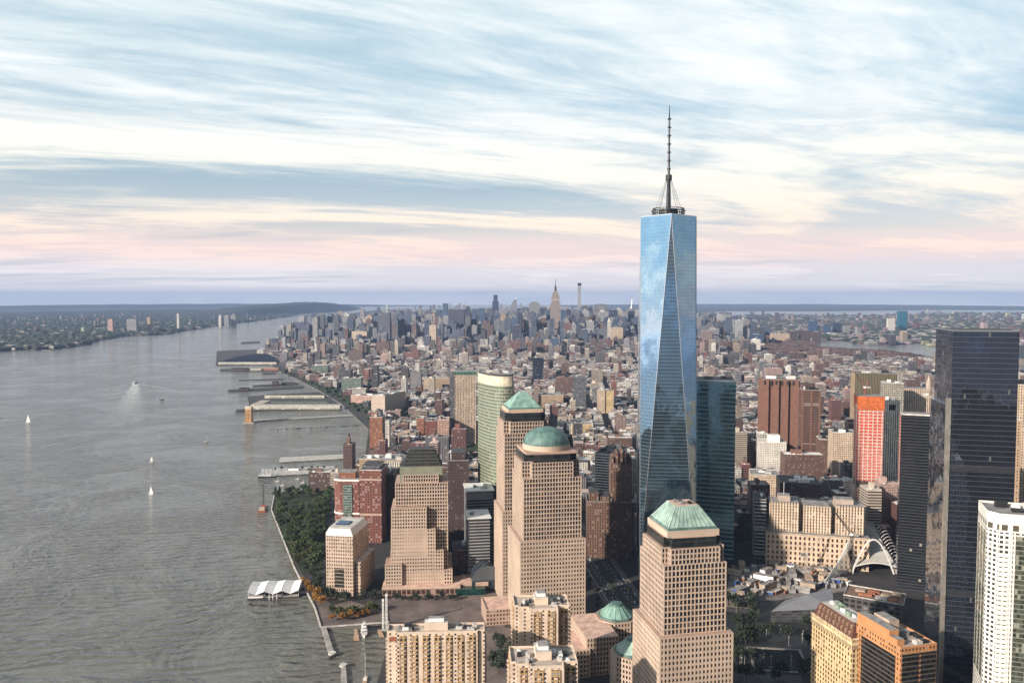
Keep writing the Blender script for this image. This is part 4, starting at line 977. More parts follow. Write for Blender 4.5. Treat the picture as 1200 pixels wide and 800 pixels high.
# ---------------- white concrete tower at the right edge
Yv = 535; xv = xat(1172, 590, Yv - 8); hv = zat(600, Yv) - 2.5
t = thing('apartment_building', 'white concrete tower with dark window columns, cut off by the right edge', 'apartments', (xv, Yv - 8, 2.5), R(-20))
WC = plain('white_concrete', (.72, .69, .63), .75, var=.06)
plv = [(0, 0), (26, 0), (34, 8), (34, 36), (-6, 36), (-6, 6)]
WV = F('white_tower_wall', (.72, .69, .63), (.035, .038, .035), 3.1, 3.25, .62, .55, lit=.1)
MB().prism(plv, -2, hv - 11, 0, 1).build('wall', [WV, GREYROOF], t)
MB().prism([(x * 1.0, y) for x, y in plv], hv - 11, hv, 0, 1).build('attic', [F('white_attic_wall', (.74, .71, .65), (.10, .085, .06), 6.4, 11, .55, .35, lit=.0), GREYROOF], t)
parapet(t, plv, hv, 1.4, mat=WC)
GS = glass('green_strip_glass', (.09, .10, .075), 1.7, 3.25, metal=.3, blind=.12, line=.2, linecol=(.2, .21, .18), blindcol=(.25, .25, .2))
for k in range(3): add(t, 'window_column', -6.5, -6, 9 + k * 9, 14 + k * 9, hv * .36, hv - 13, GS)
add(t, 'window_column', 10, 22, -.5, 0, hv * .36, hv - 13, GS)
b = MB()
for k in range(46): b.box(-.2, 6, -.55, -.02, 3 + k * 3.25 + 1.9, 3 + k * 3.25 + 3.0) if 3 + k * 3.25 + 3 < hv - 12 else None
b.build('balcony_band', WC, t)
for xx in (7, 8.6, 23.2): add(t, 'pier', xx, xx + .9, -.7, 0, 0, hv - 10, WC)
add(t, 'ledge', -6.6, 30, -1.0, 0, hv * .34, hv * .36, WC)
roof_kit(t, 0, 28, 8, 32, hv, 6, 5)

# ---------------- riverfront apartment blocks, bottom
def gateway(label, u0, u1, vfront, dep, shape, seed):
    zz = 92; Yf = Yz(vfront, zz); xa, xb = xat(u0, vfront, Yf), xat(u1, vfront, Yf); w = xb - xa
    t = thing('apartment_building', label, 'apartments', (xa, Yf, 2.5), R(3)); h = zz - 2.5
    CR = plain('cream_concrete', (.66, .53, .42), .8, var=.08)
    TB = F('tan_window_bay', (.46, .30, .15), (.045, .04, .038), 2.9, 2.9, .62, .62, lit=.28)
    pl = shape(w, dep)
    MB().prism(pl, -2, h, 0, 1).build('wall', [F('cream_bay_wall', (.66, .53, .42), (.06, .05, .045), 4.4, 2.9, .3, .45, lit=.2), plain('gravel_roof', (.42, .36, .31), .9)], t)
    parapet(t, pl, h, 1.3, .6, CR)
    for i in range(len(pl)):
        p, q = Vector(pl[i]), Vector(pl[(i + 1) % len(pl)]); L = (q - p).length; d = (q - p).normalized(); o = Vector((d.y, -d.x))
        if L < 8 or o.y > .3: continue
        n = max(1, int(L / 7.6)); st = L / n
        for k in range(n):
            a = p + d * (k * st + st * .22); b = MB(); bb = a + d * st * .56
            b.prism([tuple(a + o * .6), tuple(a), tuple(bb), tuple(bb + o * .6)][::-1] if False else [tuple(a + o * .6), tuple(bb + o * .6), tuple(bb), tuple(a)], -2, h - 1.4)
            b.build('window_bay', TB, t)
            b = MB(); c0 = a + d * st * .16
            for fl in range(int((h - 4) / 2.9)):
                z = fl * 2.9 + 1.1; b.bar((*(c0 + o * .62), z), (*(d * st * .24), 0), (*(o * .9), 0), (0, 0, .9)) if (d.x * o.y - d.y * o.x) > 0 else b.bar((*(c0 + o * 1.52), z), (*(d * st * .24), 0), (*(-o * .9), 0), (0, 0, .9))
            b.build('balcony_stack', CR, t)
    r = random.Random(seed)
    add(t, 'lift_house', w * .38, w * .62, dep * .35, dep * .85, h, h + 5.5, CR, PALEROOF); add(t, 'lift_house', w * .42, w * .58, dep * .45, dep * .75, h + 5.5, h + 8, WHITE, GREYROOF)
    roof_kit(t, w * .08, w * .36, dep * .15, dep * .85, h, seed, 5, hmax=2.6); roof_kit(t, w * .64, w * .94, dep * .15, dep * .85, h, seed + 1, 6, hmax=2.6)
    return t, w, h
slabsh = lambda w, d: [(0, 3), (7, 3), (7, 0), (w - 5, 0), (w - 5, 2), (w, 2), (w, d), (0, d)]
plus = lambda w, d: [(0, 7), (4, 7), (4, 4), (w * .28, 4), (w * .28, 0), (w * .78, 0), (w * .78, 6), (w, 6), (w, d), (0, d)]
t, w, h = gateway('wide cream apartment slab with tan window bays, at bottom centre', 453, 568, 743, 15, slabsh, 21)
add(t, 'red_panel', 1.5, 6, 2.5, 3, h - 6, h - 3, plain('rust_panel', (.30, .10, .05)))
gateway('cream stepped apartment tower in front of the domed tower', 603, 669, 715, 28, plus, 31)
gateway('lower cream stepped apartment tower, nearest to the bottom edge', 599, 679, 783, 30, plus, 41)
# ================================================================ far towers, one by one
def far(label, u0, u1, vt, Y, mat, dep=None, crown=0., kind='office_tower', cat='skyscraper', rot=-4, roof='d'):
    xa, xb = xat(u0, vt, Y), xat(u1, vt, Y); w = xb - xa; dep = dep or w * .8; h = zat(vt, Y) - 2.5
    t = thing(kind, label, cat, (xa, Y, 2.5), R(rot))
    m = FM[mat] if isinstance(mat, str) else mat
    h0 = h - crown if crown else h
    MB().box(0, w, 0, dep, 0, h0, 0, 1).build('shaft', [m, RF[roof]], t)
    if crown: MB().box(w * .18, w * .82, dep * .18, dep * .82, h0, h, 0, 1).build('crown', [m, RF[roof]], t)
    else: MB().box(w * .25, w * .75, dep * .25, dep * .7, h0, h0 + 5, 0, 1).build('roof_house', [RF['g'], RF['d']], t)
    return t, w, h
# art deco giant with mast
Ye = 5560; xe = xat(651, 345, Ye); ze = zat(340.5, Ye) - 2.5
DECO = facade('deco_limestone_wall', (.38, .31, .27), (.07, .07, .08), 3.4, 300, .42, .99, lit=0, winmetal=0)
t = thing('art_deco_tower', 'tall stepped limestone art deco tower with a mast, tallest of the distant skyline', 'skyscraper', (xe, Ye, 2.5), R(-4))
for nm, hx, hy, z0, z1 in (('base_block', 62, 30, 0, 80), ('lower_shaft', 36, 26, 80, ze * .76), ('shaft', 27, 22, ze * .76, ze * .90), ('upper_shaft', 21, 18, ze * .9, ze * .96), ('crown', 12, 11, ze * .96, ze)):
    MB().prism(rect(hx, hy), z0, z1).build(nm, DECO, t)
b = MB(); b.cyl(0, 0, ze, ze + 28, 8.5, 10, 6); b.cyl(0, 0, ze + 28, ze + 40, 5, 10, 2.5); b.cyl(0, 0, ze + 40, zat(326, Ye) - 2.5, 1.9, 6, 1); b.build('mast', STEEL, t)
# slim residential pencil tower
Yp4 = 7350; x4 = xat(679, 340, Yp4); z4_ = zat(331.5, Yp4) - 2.5
t = thing('pencil_tower', 'very slim square white tower right of the masted art deco tower', 'skyscraper', (x4, Yp4, 2.5), R(-4))
MB().box(-15, 15, -15, 15, 0, z4_ - 24).build('shaft', facade('white_square_grid', (.42, .42, .45), (.06, .07, .09), 4.8, 4.8, .62, .62, lit=0), t)
MB().box(-17, 17, -17, 17, z4_ - 24, z4_).build('crown', STEEL, t)
# slanted crystal tower
Yb = 6600; xb_ = xat(602, 352, Yb); zb_ = zat(351, Yb) - 2.5
t = thing('crystal_tower', 'pale slanted crystal glass tower with a thin spire in the distant skyline', 'skyscraper', (xb_, Yb, 2.5), R(-4))
MB().prism([(-34, -28), (30, -28), (30, 28), (-34, 28)], 0, zb_ * .80, 0, None, True, [(-30, -26), (30, -26), (30, 28), (-30, 28)]).build('shaft', glass('pale_crystal_glass', (.45, .46, .52), 3, 4, metal=.7, var=.1), t)
b = MB(); b.prism([(-30, -26), (30, -26), (30, 28), (-30, 28)], zb_ * .80, zb_, 0, None, True, [(4, -10), (26, -10), (26, 20), (4, 20)]); b.build('slanted_top', MATS['pale_crystal_glass'], t)
MB().cyl(18, 4, zb_, zat(345, Yb) - 2.5, 2.2, 6, .8).build('spire', WHITE, t)
# needle-topped deco tower
Yc = 6600; xc = xat(740.5, 360, Yc)
t = thing('art_deco_tower', 'stepped grey tower with a needle spire close left of the tallest glass tower', 'skyscraper', (xc, Yc, 2.5), R(-4)); zc_ = zat(352, Yc) - 2.5
MB().box(-30, 30, -26, 26, 0, zc_ * .55).build('lower_shaft', FM['grey'], t); MB().box(-18, 18, -17, 17, zc_ * .55, zc_ * .78).build('shaft', FM['grey'], t)
b = MB(); b.cyl(0, 0, zc_ * .78, zc_ * .9, 15, 10, 7); b.cyl(0, 0, zc_ * .9, zc_ + 14, 6, 8, .6); b.build('spire', plain('steel_crown', (.4, .42, .45), .35, metal=.6), t)
far('dark navy glass slab standing alone above the low west side roofs', 447, 457, 366.5, 5200, 'navy', 40)
far('broad navy slab, widest of the distant skyline', 525.5, 544, 362.5, 5350, 'navy', 45, roof='g')
far('tan and blue capped tower left of the broad navy slab', 517, 526, 355.5, 6300, 'deepblue', crown=70)
far('dark glass tower right of the broad navy slab', 545, 551, 359, 6400, 'navy', crown=22)
far('blue glass tower left of the stepped supertall', 553, 558, 362, 6100, 'deepblue')
far('wide blue glass tower below the stepped supertall', 561, 568, 361, 6050, 'deepblue')
far('narrow stepped dark supertall, left of the slanted crystal tower', 577, 584, 345.5, 7700, 'navy', crown=60)
far('grey tower in front of the stepped supertall', 570, 577, 361, 7300, 'greyg')
far('tan tower at the foot of the stepped supertall', 586, 593, 368, 5600, 'tan', crown=12)
far('navy tower under the slanted crystal tower', 606, 612, 365, 5300, 'navy')
far('tall blue avenue tower below the slanted crystal tower', 600, 607, 372, 4700, 'deepblue', 30)
far('broad pinkish grey tower with pale belt left of the masted deco tower', 620, 632, 353.5, 7000, 'grey', 70, crown=14, roof='g')
far('dark tower close left of the masted deco tower', 633, 638, 361, 6500, 'navy')
far('low blue tower at the foot of the masted deco tower', 639, 645, 366, 6200, 'deepblue', crown=16)
far('blue and white glass tower right of the masted deco tower', 657, 663, 363, 5900, 'deepblue')
far('dark tower beside the blue and white glass tower', 663.5, 669, 362, 6100, 'navy', crown=10)
far('grey tower immediately right of the pencil tower', 682, 688.5, 358, 7100, 'greyg', crown=18)
far('dark banded tower between pencil tower and broad purple slab', 689.5, 695, 360, 6900, 'navy', crown=14)
far('broad purple grey slab right of the pencil tower', 696.5, 711.5, 356.5, 6650, 'greyb', 40, roof='g')
far('dark blue slab right of the broad purple grey slab', 713.5, 723.5, 363, 6500, 'navy')
far('tan tower right of the dark blue slab', 724, 731, 366.5, 6300, 'tan', crown=16)
far('dark tower touching the edge of the tallest glass tower', 736.5, 744, 364, 6200, 'navy')
t, w, h = far('slim white clock-tower like shaft with a pointed cap under the purple slab', 712, 715.5, 377, 5000, 'whitev', 24)
MB().prism(rect(w * .5, 12, w * .5, 12), h, h + 26, 0, None, True, rect(.5, .5, w * .5, 12)).build('pointed_cap', plain('cap_stone', (.5, .46, .4)), t)
far('white block of offices right of the pointed white shaft', 716, 730, 384, 4950, 'cream', 60, roof='p')
far('blue glass tower in low roofs below the masted deco tower', 645, 654, 396, 4300, 'deepblue', 36)
far('very dark blue tower by the avenue below the crystal tower', 601, 611, 381, 4650, 'navy', 36)
for i, (u0, u1, v, Y, m, l) in enumerate([
    (375, 380, 368, 5600, 'greyg', 'grey glass tower, first of the riverside pair at the far left of the skyline'), (383.5, 389, 367, 5650, 'deepblue', 'blue glass tower, second of the riverside pair at the far left of the skyline'),
    (366, 372, 372, 5000, 'grey', 'grey tower left of the riverside pair'), (391, 397, 374, 5300, 'greyg', 'low grey glass tower right of the riverside pair'),
    (401, 407, 372, 6300, 'grey', 'grey apartment tower between riverside pair and navy slab'), (410, 416, 368, 6600, 'greyg', 'taller grey tower between riverside pair and navy slab'),
    (422, 427, 362.5, 7000, 'grey', 'highest grey tower left of the lone navy slab'), (429, 436, 369, 6500, 'pink', 'pinkish tower left of the lone navy slab'),
    (438, 445, 371, 6400, 'deepblue', 'blue tower touching the lone navy slab'), (461, 466, 367, 7200, 'grey', 'pale grey tower right of the lone navy slab'),
    (469, 473, 364, 7000, 'navy', 'thin dark tower right of the lone navy slab'), (476, 480, 361.5, 7300, 'greyg', 'thin tall grey tower midway between navy slabs'),
    (483, 488, 365, 7100, 'deepblue', 'blue tower midway between navy slabs'), (490, 494, 361.5, 7500, 'grey', 'thin pale tower midway between navy slabs'),
    (497, 502, 364.5, 7000, 'greyg', 'grey glass tower left of the tan and blue capped tower'), (505, 510, 367, 6600, 'tan', 'tan tower left of the tan and blue capped tower'),
    (511, 516, 363, 7400, 'deepblue', 'blue tower close left of the tan and blue capped tower')]):
    far(l, u0, u1, v, Y, m, crown=(10 if i % 2 else 0))
far('two-tone white tower left of the long brown loft building', 503, 511, 381, 4800, 'cream', 40, roof='p')
far('blue block beside the two-tone white tower', 496, 504, 394, 4600, 'navy', 40)
far('long dark brown loft building filling a whole block', 423, 482, 405, 4620, 'dkbrown', 110, roof='k')
far('cream low building with dark upper storeys left of brown loft building', 412, 430, 388, 5100, 'cream', 60)
# far right
t, w, h = far('lone teal blue glass tower across the far river', 1054, 1063, 364.5, 7650, glass('teal_tower_glass', (.03, .19, .28), 3, 4, metal=.5, var=.2, blind=0), 60)
far('white slab tower beside the lone teal tower', 1041, 1049, 373, 7500, 'white', 40)
far('white slender tower right of the tallest glass tower', 837, 842, 371, 6600, 'white', 26)
far('dark brown tower right of the tallest glass tower, far away', 815, 828, 374, 6000, 'dkbrown', 60)
for i, (u0, u1, v, Y, m) in enumerate([(927, 935, 388, 5600, 'dkbrown'), (939, 950, 387, 5600, 'dkbrown'), (954, 962, 389, 5550, 'dkbrown')]):
    far(('left one', 'middle one', 'right one')[i] + ' of three dark brown riverside towers at the far river', u0, u1, v, Y, m, 50)
for i, (u0, u1, v, Y, m) in enumerate([(948, 958, 376, 7000, 'deepblue'), (966, 974, 380, 7000, 'deepblue'), (977, 986, 378, 7100, 'navy'), (990, 996, 382, 7000, 'grey'), (1003, 1010, 384, 6900, 'greyg')]):
    far(('tallest blue', 'second blue', 'navy', 'pale grey', 'small grey')[i] + ' glass tower in the waterfront cluster beyond the far river', u0, u1, v, Y, m, 40, crown=8)
far('glass block above low roofs right of the tallest glass tower', 880, 894, 392, 5000, 'deepblue', 50)
far('tan hospital-like block by the far river', 905, 925, 391, 5450, 'cream', 70, roof='p')
# NJ towers
for i, (u0, u1, v, Y, m) in enumerate([(207, 209.5, 367.5, 7800, 'white'), (256, 259, 369, 8600, 'white'), (262.5, 268, 369.5, 8700, 'grey'), (270, 276, 369, 8700, 'grey'), (172, 176, 372, 7300, 'tan'), (148, 160, 374, 7200, 'grey'), (126, 132, 374, 7200, 'pink')]):
    far(('slim white tower standing alone on the far left bank', 'white tower left of two grey slabs on the far bank', 'left one of two grey apartment slabs on the far bank', 'right one of two grey apartment slabs on the far bank', 'tan block on the far left bank', 'wide grey block on the far left bank', 'small pink block on the far left bank')[i], u0, u1, v, Y, m, 30, kind='apartment_building', cat='apartments')
# ================================================================ the city's ordinary buildings
bpy.context.view_layer.update()
KEEP = []
for o in list(sc.objects):
    if o.parent is None and o.type == 'EMPTY':
        P = [ch.matrix_world @ Vector(c) for ch in o.children if ch.type == 'MESH' for c in ch.bound_box]
        if P: KEEP.append((min(p.x for p in P) - 7, max(p.x for p in P) + 7, min(p.y for p in P) - 7, max(p.y for p in P) + 7, max(p.z for p in P), str(o.get('label', ''))))
CW = [facade('city_wall_' + n, (.3, .3, .3), (.035, .037, .042), by, fl, wx, wy, attr=True, lit=lt, winmetal=.0, wrough=.42) for n, by, fl, wx, wy, lt in (('brick', 2.6, 3.4, .42, .52, .15), ('loft', 3.4, 4.0, .62, .6, .2), ('strip', 40, 3.6, .98, .45, 0), ('pier', 3., 3.6, .5, .85, .1))]
WALLC = [('brown brick', (.13, .070, .055), 6), ('red brick', (.18, .070, .058), 4), ('tan brick', (.27, .21, .165), 4), ('cream', (.44, .37, .30), 4), ('grey', (.19, .18, .19), 3), ('white', (.64, .60, .55), 3), ('dark grey', (.07, .065, .07), 5), ('pinkish', (.36, .25, .22), 2)]
ROOFC = [('white', (.78, .75, .72), 7), ('pale grey', (.48, .46, .45), 4), ('grey', (.24, .235, .235), 3), ('black', (.055, .055, .06), 3), ('pinkish', (.52, .40, .34), 3), ('brown', (.19, .125, .10), 1)]
rg = random.Random(77)
pick = lambda L: rg.choices(L, [x[2] for x in L])[0]
WESTP = [p for p in WEST[::4]]
def blocked(x, y, r):
    for a in KEEP:
        if a[0] - r < x < a[1] + r and a[2] - r < y < a[3] + r: return True
    if y < 2600 and x < 200:
        for p in WESTP:
            if abs(p[0] - x) < 42 + r and abs(p[1] - y) < 46 + r and math.hypot(p[0] - x, p[1] - y) < 40 + r: return True
    return False
SITE = pts((860, 664), (1006, 652), (1110, 720), (1130, 840), (820, 840))
BLD = []       # x,y,w,d,h,rot,style,wall,roof
ROT = -4; cr, sr = math.cos(R(ROT)), math.sin(R(ROT))
def height(x, y, u, v):
    r = rg.random()
    if y < 1750:
        tall = .16 if x > 150 else .07
        return rg.uniform(50, 85) if r < tall else rg.uniform(18, 42)
    if y < 4100: return rg.uniform(38, 66) if r < (.045 if x < 700 else .07) else rg.uniform(13, 25)
    if y < 5000: return rg.uniform(55, 95) if r < .14 else rg.uniform(18, 42)
    if y < 8600:
        core = max(0, 1 - abs(x - 450) / 1500); lim = 120 + 60 * core
        return rg.uniform(95, lim + 60) if r < .17 + .50 * core else rg.uniform(25, 45 + 55 * core)
    return rg.uniform(60, 110) if r < .12 else rg.uniform(22, 50)
ly = 960.
while ly < 12500:
    blockd = 58 if ly < 5000 else 70; st = 15 if ly < 5000 else 18
    lx = -2400. - (37 * int(ly / 430)) % 110; av = 112 if ly < 3600 else 150
    while lx < 3800:
        for row in range(2):
            cx_ = lx
            while cx_ < lx + av - 6:
                w = rg.uniform(13, 27) if ly < 2600 else rg.uniform(16, 34) if ly < 5200 else rg.uniform(26, 52)
                if rg.random() < .13: w *= rg.uniform(1.7, 2.6)
                w = min(w, lx + av - cx_); d = blockd / 2 - rg.uniform(1, 7)
                lxx, lyy = cx_ + w / 2, ly + row * (blockd / 2) + blockd / 4
                x, y = lxx * cr - lyy * sr, lxx * sr + lyy * cr
                cx_ += w + (0.25 if rg.random() < .8 else 5)
                if y < 980 or abs(x) > y * .72 + 120 or w < 9: continue
                if not inpoly(x, y, MANH) : continue
                ok = all(inpoly(x + dx, y + dy, MANH) for dx, dy in ((-45, 0), (45, 0)))
                if not ok or (y < 2600 and blocked(x, y, max(w, d) * .5)) or (y >= 2600 and any(a[0] - 10 < x < a[1] + 10 and a[2] - 10 < y < a[3] + 10 for a in KEEP)): continue
                if inpoly(x, y, SITE): continue
                if y < 1300 and x < -110: continue
                u, v = pix(x, y, 2.5)
                if u > 893 and 402 < v < 422 and u < 1110:
                    if rg.random() < .5: continue
                    h = rg.uniform(28, 44); wc, rc = ('brown brick', (.125, .06, .05), 1), ROOFC[5]
                else:
                    h = height(x, y, u, v); wc, rc = pick(WALLC), pick(ROOFC)
                if h > 80 and y > 4500 and rg.random() < .85: wc = rg.choice([('blue grey', (.06, .09, .15), 1), ('dark blue', (.03, .05, .11), 1), ('grey', (.15, .16, .19), 1), ('pale grey', (.36, .36, .37), 1)])
                if rg.random() < .05 and y > 1200: continue
                if h > 60: sty = rg.choice((0, 2, 3, 3))
                else: sty = rg.choice((0, 0, 1, 1, 2, 3))
                if y > 4200:                      # keep the roofline of the picture: the named towers stand above the rest
                    vcap = (386 if y < 5200 else 371 if y < 6100 else 360.5 if y < 7200 else 356.5) + rg.uniform(-1, 14)
                    h = max(14, min(h, zat(vcap, y) - 2.5))
                if u > 875 and y > 3800:          # keep the strip of river in sight
                    vt_ = pix(x, y, h + 2.5)[1]
                    if (u > 955 and vt_ < np.interp(u, (955, 1000, 1037, 1075, 1096, 1200), (406.5, 409, 411.5, 416.5, 420.5, 436)) and v > 403): continue
                j = rg.uniform(.85, 1.15)
                BLD.append((x, y, w, d, h, ROT, sty, wc[0], tuple(c * j for c in wc[1]), rc[0], tuple(c * j for c in rc[1])))
        lx += av + (22 if ly < 5000 else 30)
    ly += blockd + st
# which ones does the picture show largest?  (coarse front-to-back occupancy)
occ = np.zeros((800, 1200), bool)
def rect_of(x, y, hw, h):
    u0, v0 = pix(x - hw, y, 2.5); u1, v1 = pix(x + hw, y, h + 2.5)
    return int(max(0, min(1200, u0))), int(max(0, min(1200, u1))), int(max(0, min(800, v1))), int(max(0, min(800, v0)))
items = [(b[1] - b[3] / 2, i) for i, b in enumerate(BLD)] + [(k[2], -1 - i) for i, k in enumerate(KEEP)]
vis = [0] * len(BLD)
for yy, i in sorted(items):
    if i < 0:
        k = KEEP[-1 - i]; u0, v0 = pix(k[0] + 7, k[2] + 7, 2.5); u1, v1 = pix(k[1] - 7, k[2] + 7, k[4])
        if k[2] < 30: continue
        occ[int(max(0, min(800, v1))):int(max(0, min(800, v0))), int(max(0, min(1200, u0))):int(max(0, min(1200, u1)))] = True; continue
    b = BLD[i]; u0, u1, v0, v1 = rect_of(b[0], b[1] - b[3] / 2, b[2] / 2, b[4])
    s = occ[v0:v1, u0:u1]; vis[i] = int(s.size - s.sum()); s[...] = True
    v2 = int(max(0, min(800, pix(b[0], b[1] + b[3] / 2, b[4] + 2.5)[1]))); s = occ[v2:v0, u0:u1]; vis[i] += int(s.size - s.sum()); s[...] = True
order = sorted(range(len(BLD)), key=lambda i: -vis[i])
IND = set(order[:300])
def city_mesh(mb, b, x=0., y=0., detail=False, rr=None):
    (X, Y_, w, d, h, rot, sty, wn_, wc, rn, rc) = b
    mb.c = wc; c, s = math.cos(R(rot)), math.sin(R(rot))
    q = lambda a, e: (x + a * c - e * s, y + a * s + e * c)
    P = [q(-w / 2, -d / 2), q(w / 2, -d / 2), q(w / 2, d / 2), q(-w / 2, d / 2)]
    i0 = len(mb.f); mb.prism(P, 0 if detail else 2.5, h if detail else h + 2.5, sty)
    mb.col[-1] = rc; mb.uv[-1] = [(0, -1)] * 4
    return q
big = MB(); rr = random.Random(5)
for i, b in enumerate(BLD):
    if i in IND: continue
    q = city_mesh(big, b, b[0], b[1])
    if b[1] < 4200 and rr.random() < .75 or b[4] > 70 and b[1] < 8000:      # roof houses
        w, d, h = b[2], b[3], b[4]; ox, oy = rr.uniform(-.25, .25) * w, rr.uniform(-.2, .2) * d; sw, sd_ = rr.uniform(.12, .3) * w, rr.uniform(.12, .25) * d
        big.c = b[8]; big.prism([q(ox - sw, oy - sd_), q(ox + sw, oy - sd_), q(ox + sw, oy + sd_), q(ox - sw, oy + sd_)], h + 2.5, h + 2.5 + rr.uniform(2, 4 + h * .06), b[6]); big.col[-1] = rr.choice(ROOFC)[1]; big.uv[-1] = [(0, -1)] * 4
for (x, y, w, d, h) in ((95, 300, 40, 30, 95), (150, 250, 30, 30, 130), (230, 300, 40, 34, 110), (120, 120, 50, 40, 90), (260, 170, 44, 44, 160), (330, 330, 40, 40, 150), (420, 300, 50, 44, 210), (400, 130, 60, 40, 190), (500, 220, 50, 50, 230), (560, 380, 50, 44, 200), (640, 300, 60, 50, 180), (300, 20, 50, 50, 170), (480, 20, 60, 50, 220), (180, -40, 50, 40, 110), (600, 80, 50, 50, 200)):
    city_mesh(big, (x, y, w, d, h, 8, rr.choice((0, 2, 3)), '', tuple(c * rr.uniform(.8, 1.1) for c in rr.choice(WALLC)[1]), '', (.3, .3, .3)), x, y)
tag(big.build('city_buildings', CW), 'mass of low and mid-rise city buildings stretching towards the skyline', 'buildings', kind='stuff')
# individuals with roof pieces
LM = [(k[5], k[0], k[1], k[2]) for k in KEEP]
marks = [('tallest glass tower', 780, 560), ('pyramid-roofed granite tower', 612, 480), ('green dome', 640, 515), ('tall tan green-crowned tower', 545, 470), ('windowless brown tower', 914, 490), ('red-netted tower', 1020, 520), ('long limestone building', 950, 610), ('charcoal avenue slab', 680, 465), ('yellow brick block', 682, 510), ('wide tan loft block', 645, 473), ('banded teal glass slab', 836, 520), ('ziggurat-topped block', 495, 560), ('pale warehouse', 450, 470), ('lone grey slab tower', 487, 450), ('bronze ribbed tower', 1025, 450), ('cream colonnaded tower', 1072, 475), ('cream twin-shaft tower', 708, 470), ('brown stepped stone tower', 715, 590), ('blue-black mirror tower', 1146, 480), ('riverside glass apartments', 411, 450), ('balcony-striped brown tower', 950, 500)]
labels = {}
info = []
for i in sorted(IND, key=lambda i: BLD[i][1]):
    b = BLD[i]; u, v = pix(b[0], b[1] - b[3] / 2, b[4]); v0 = pix(b[0], b[1], 2.5)[1]
    nm, mu, mv = min(marks, key=lambda m: (m[1] - u) ** 2 + (2.2 * (m[2] - v)) ** 2)
    du, dv = u - mu, v - mv
    rel = ('left of' if du < 0 else 'right of') if abs(du) > 1.2 * abs(dv) + 10 else ('beyond' if dv < 0 else 'before')
    size = 'tall' if b[4] > 60 else 'mid-rise' if b[4] > 32 else 'low' if b[4] > 17 else 'squat'
    wide = 'wide ' if b[2] > 26 else 'narrow ' if b[2] < 15 else ''
    info.append((i, u, v, f"{wide}{size} {b[7]} building, {b[9]} roof, {rel} the {nm}"))
byl = {}
for rec in info: byl.setdefault(rec[3], []).append(rec)
ORD = ['nearest', 'second nearest', 'third nearest', 'fourth nearest', 'fifth nearest', 'sixth nearest', 'seventh nearest', 'eighth nearest', 'ninth nearest']
final = {}
for l, L in byl.items():
    L.sort(key=lambda r: -r[2])
    for k, rec in enumerate(L): final[rec[0]] = l if len(L) == 1 else l + ', ' + (ORD[k] if k < 9 else 'far')
TANK = plain('water_tank_wood', (.13, .08, .055), .9, var=.3)
tank = MB(); tank.cyl(0, 0, 3, 7, 1.9, 10); tank.cyl(0, 0, 7, 8.4, 2.05, 10, .1)
for k in range(4): tank.tube((1.3 * (1 if k % 2 else -1), 1.3 * (1 if k < 2 else -1), 0), (1.2 * (1 if k % 2 else -1), 1.2 * (1 if k < 2 else -1), 3), .18)
tank_proto = None
for i in sorted(IND):
    b = BLD[i]; mb = MB(); city_mesh(mb, (*b[:5], 0, *b[6:]), 0, 0, True)
    o = mb.build('city_building', CW, None, (b[0], b[1], 2.5), R(b[5]))
    tag(o, final[i], 'building', 'ordinary city buildings between the tall towers')
    w, d, h = b[2], b[3], b[4]
    if vis[i] > 55:
        m2 = MB(); m2.c = b[8]
        for (x0, x1, y0, y1) in ((-w / 2 + .05, w / 2 - .05, -d / 2 + .05, -d / 2 + .45), (-w / 2 + .05, w / 2 - .05, d / 2 - .45, d / 2 - .05), (-w / 2 + .05, -w / 2 + .45, -d / 2 + .5, d / 2 - .5), (w / 2 - .45, w / 2 - .05, -d / 2 + .5, d / 2 - .5)):
            m2.box(x0, x1, y0, y1, h - .3, h + 1.0)
        m2.uv = [[(0, -1)] * 4 for _ in m2.f]; m2.build('parapet', CW, o)
    m3 = MB(); m3.c = tuple(min(.7, c * 1.25) for c in b[8]); ox, oy = rr.uniform(-.2, .2) * w, rr.uniform(.0, .25) * d; sw, sd_ = rr.uniform(.1, .2) * w, rr.uniform(.1, .2) * d; hh = rr.uniform(2.5, 4 + h * .06)
    m3.box(ox - sw, ox + sw, oy - sd_, oy + sd_, h, h + hh); m3.uv = [[(0, -1)] * 4 for _ in m3.f]; m3.build('roof_house', CW, o)
    if vis[i] > 45:
        for k in range(rr.randint(1, 3)):
            m4 = MB(); ux, uy = rr.uniform(-.38, .38) * w, rr.uniform(-.42, -.2) * d; m4.box(ux - 1.3, ux + 1.3, uy - 1, uy + 1, h, h + 1.5); m4.cyl(ux, uy, h + 1.5, h + 1.9, .7, 8); m4.build('air_unit', rr.choice([PALEROOF, GREYROOF, WHITE]), o)
    if h > 16 and rr.random() < .4:
        if tank_proto is None: tk = tank_proto = tank.build('water_tank', TANK, o)
        else: tk = tank_proto.copy(); COL.objects.link(tk); tk.parent = o
        tk.location = (ox + w * .02, oy, h + hh)
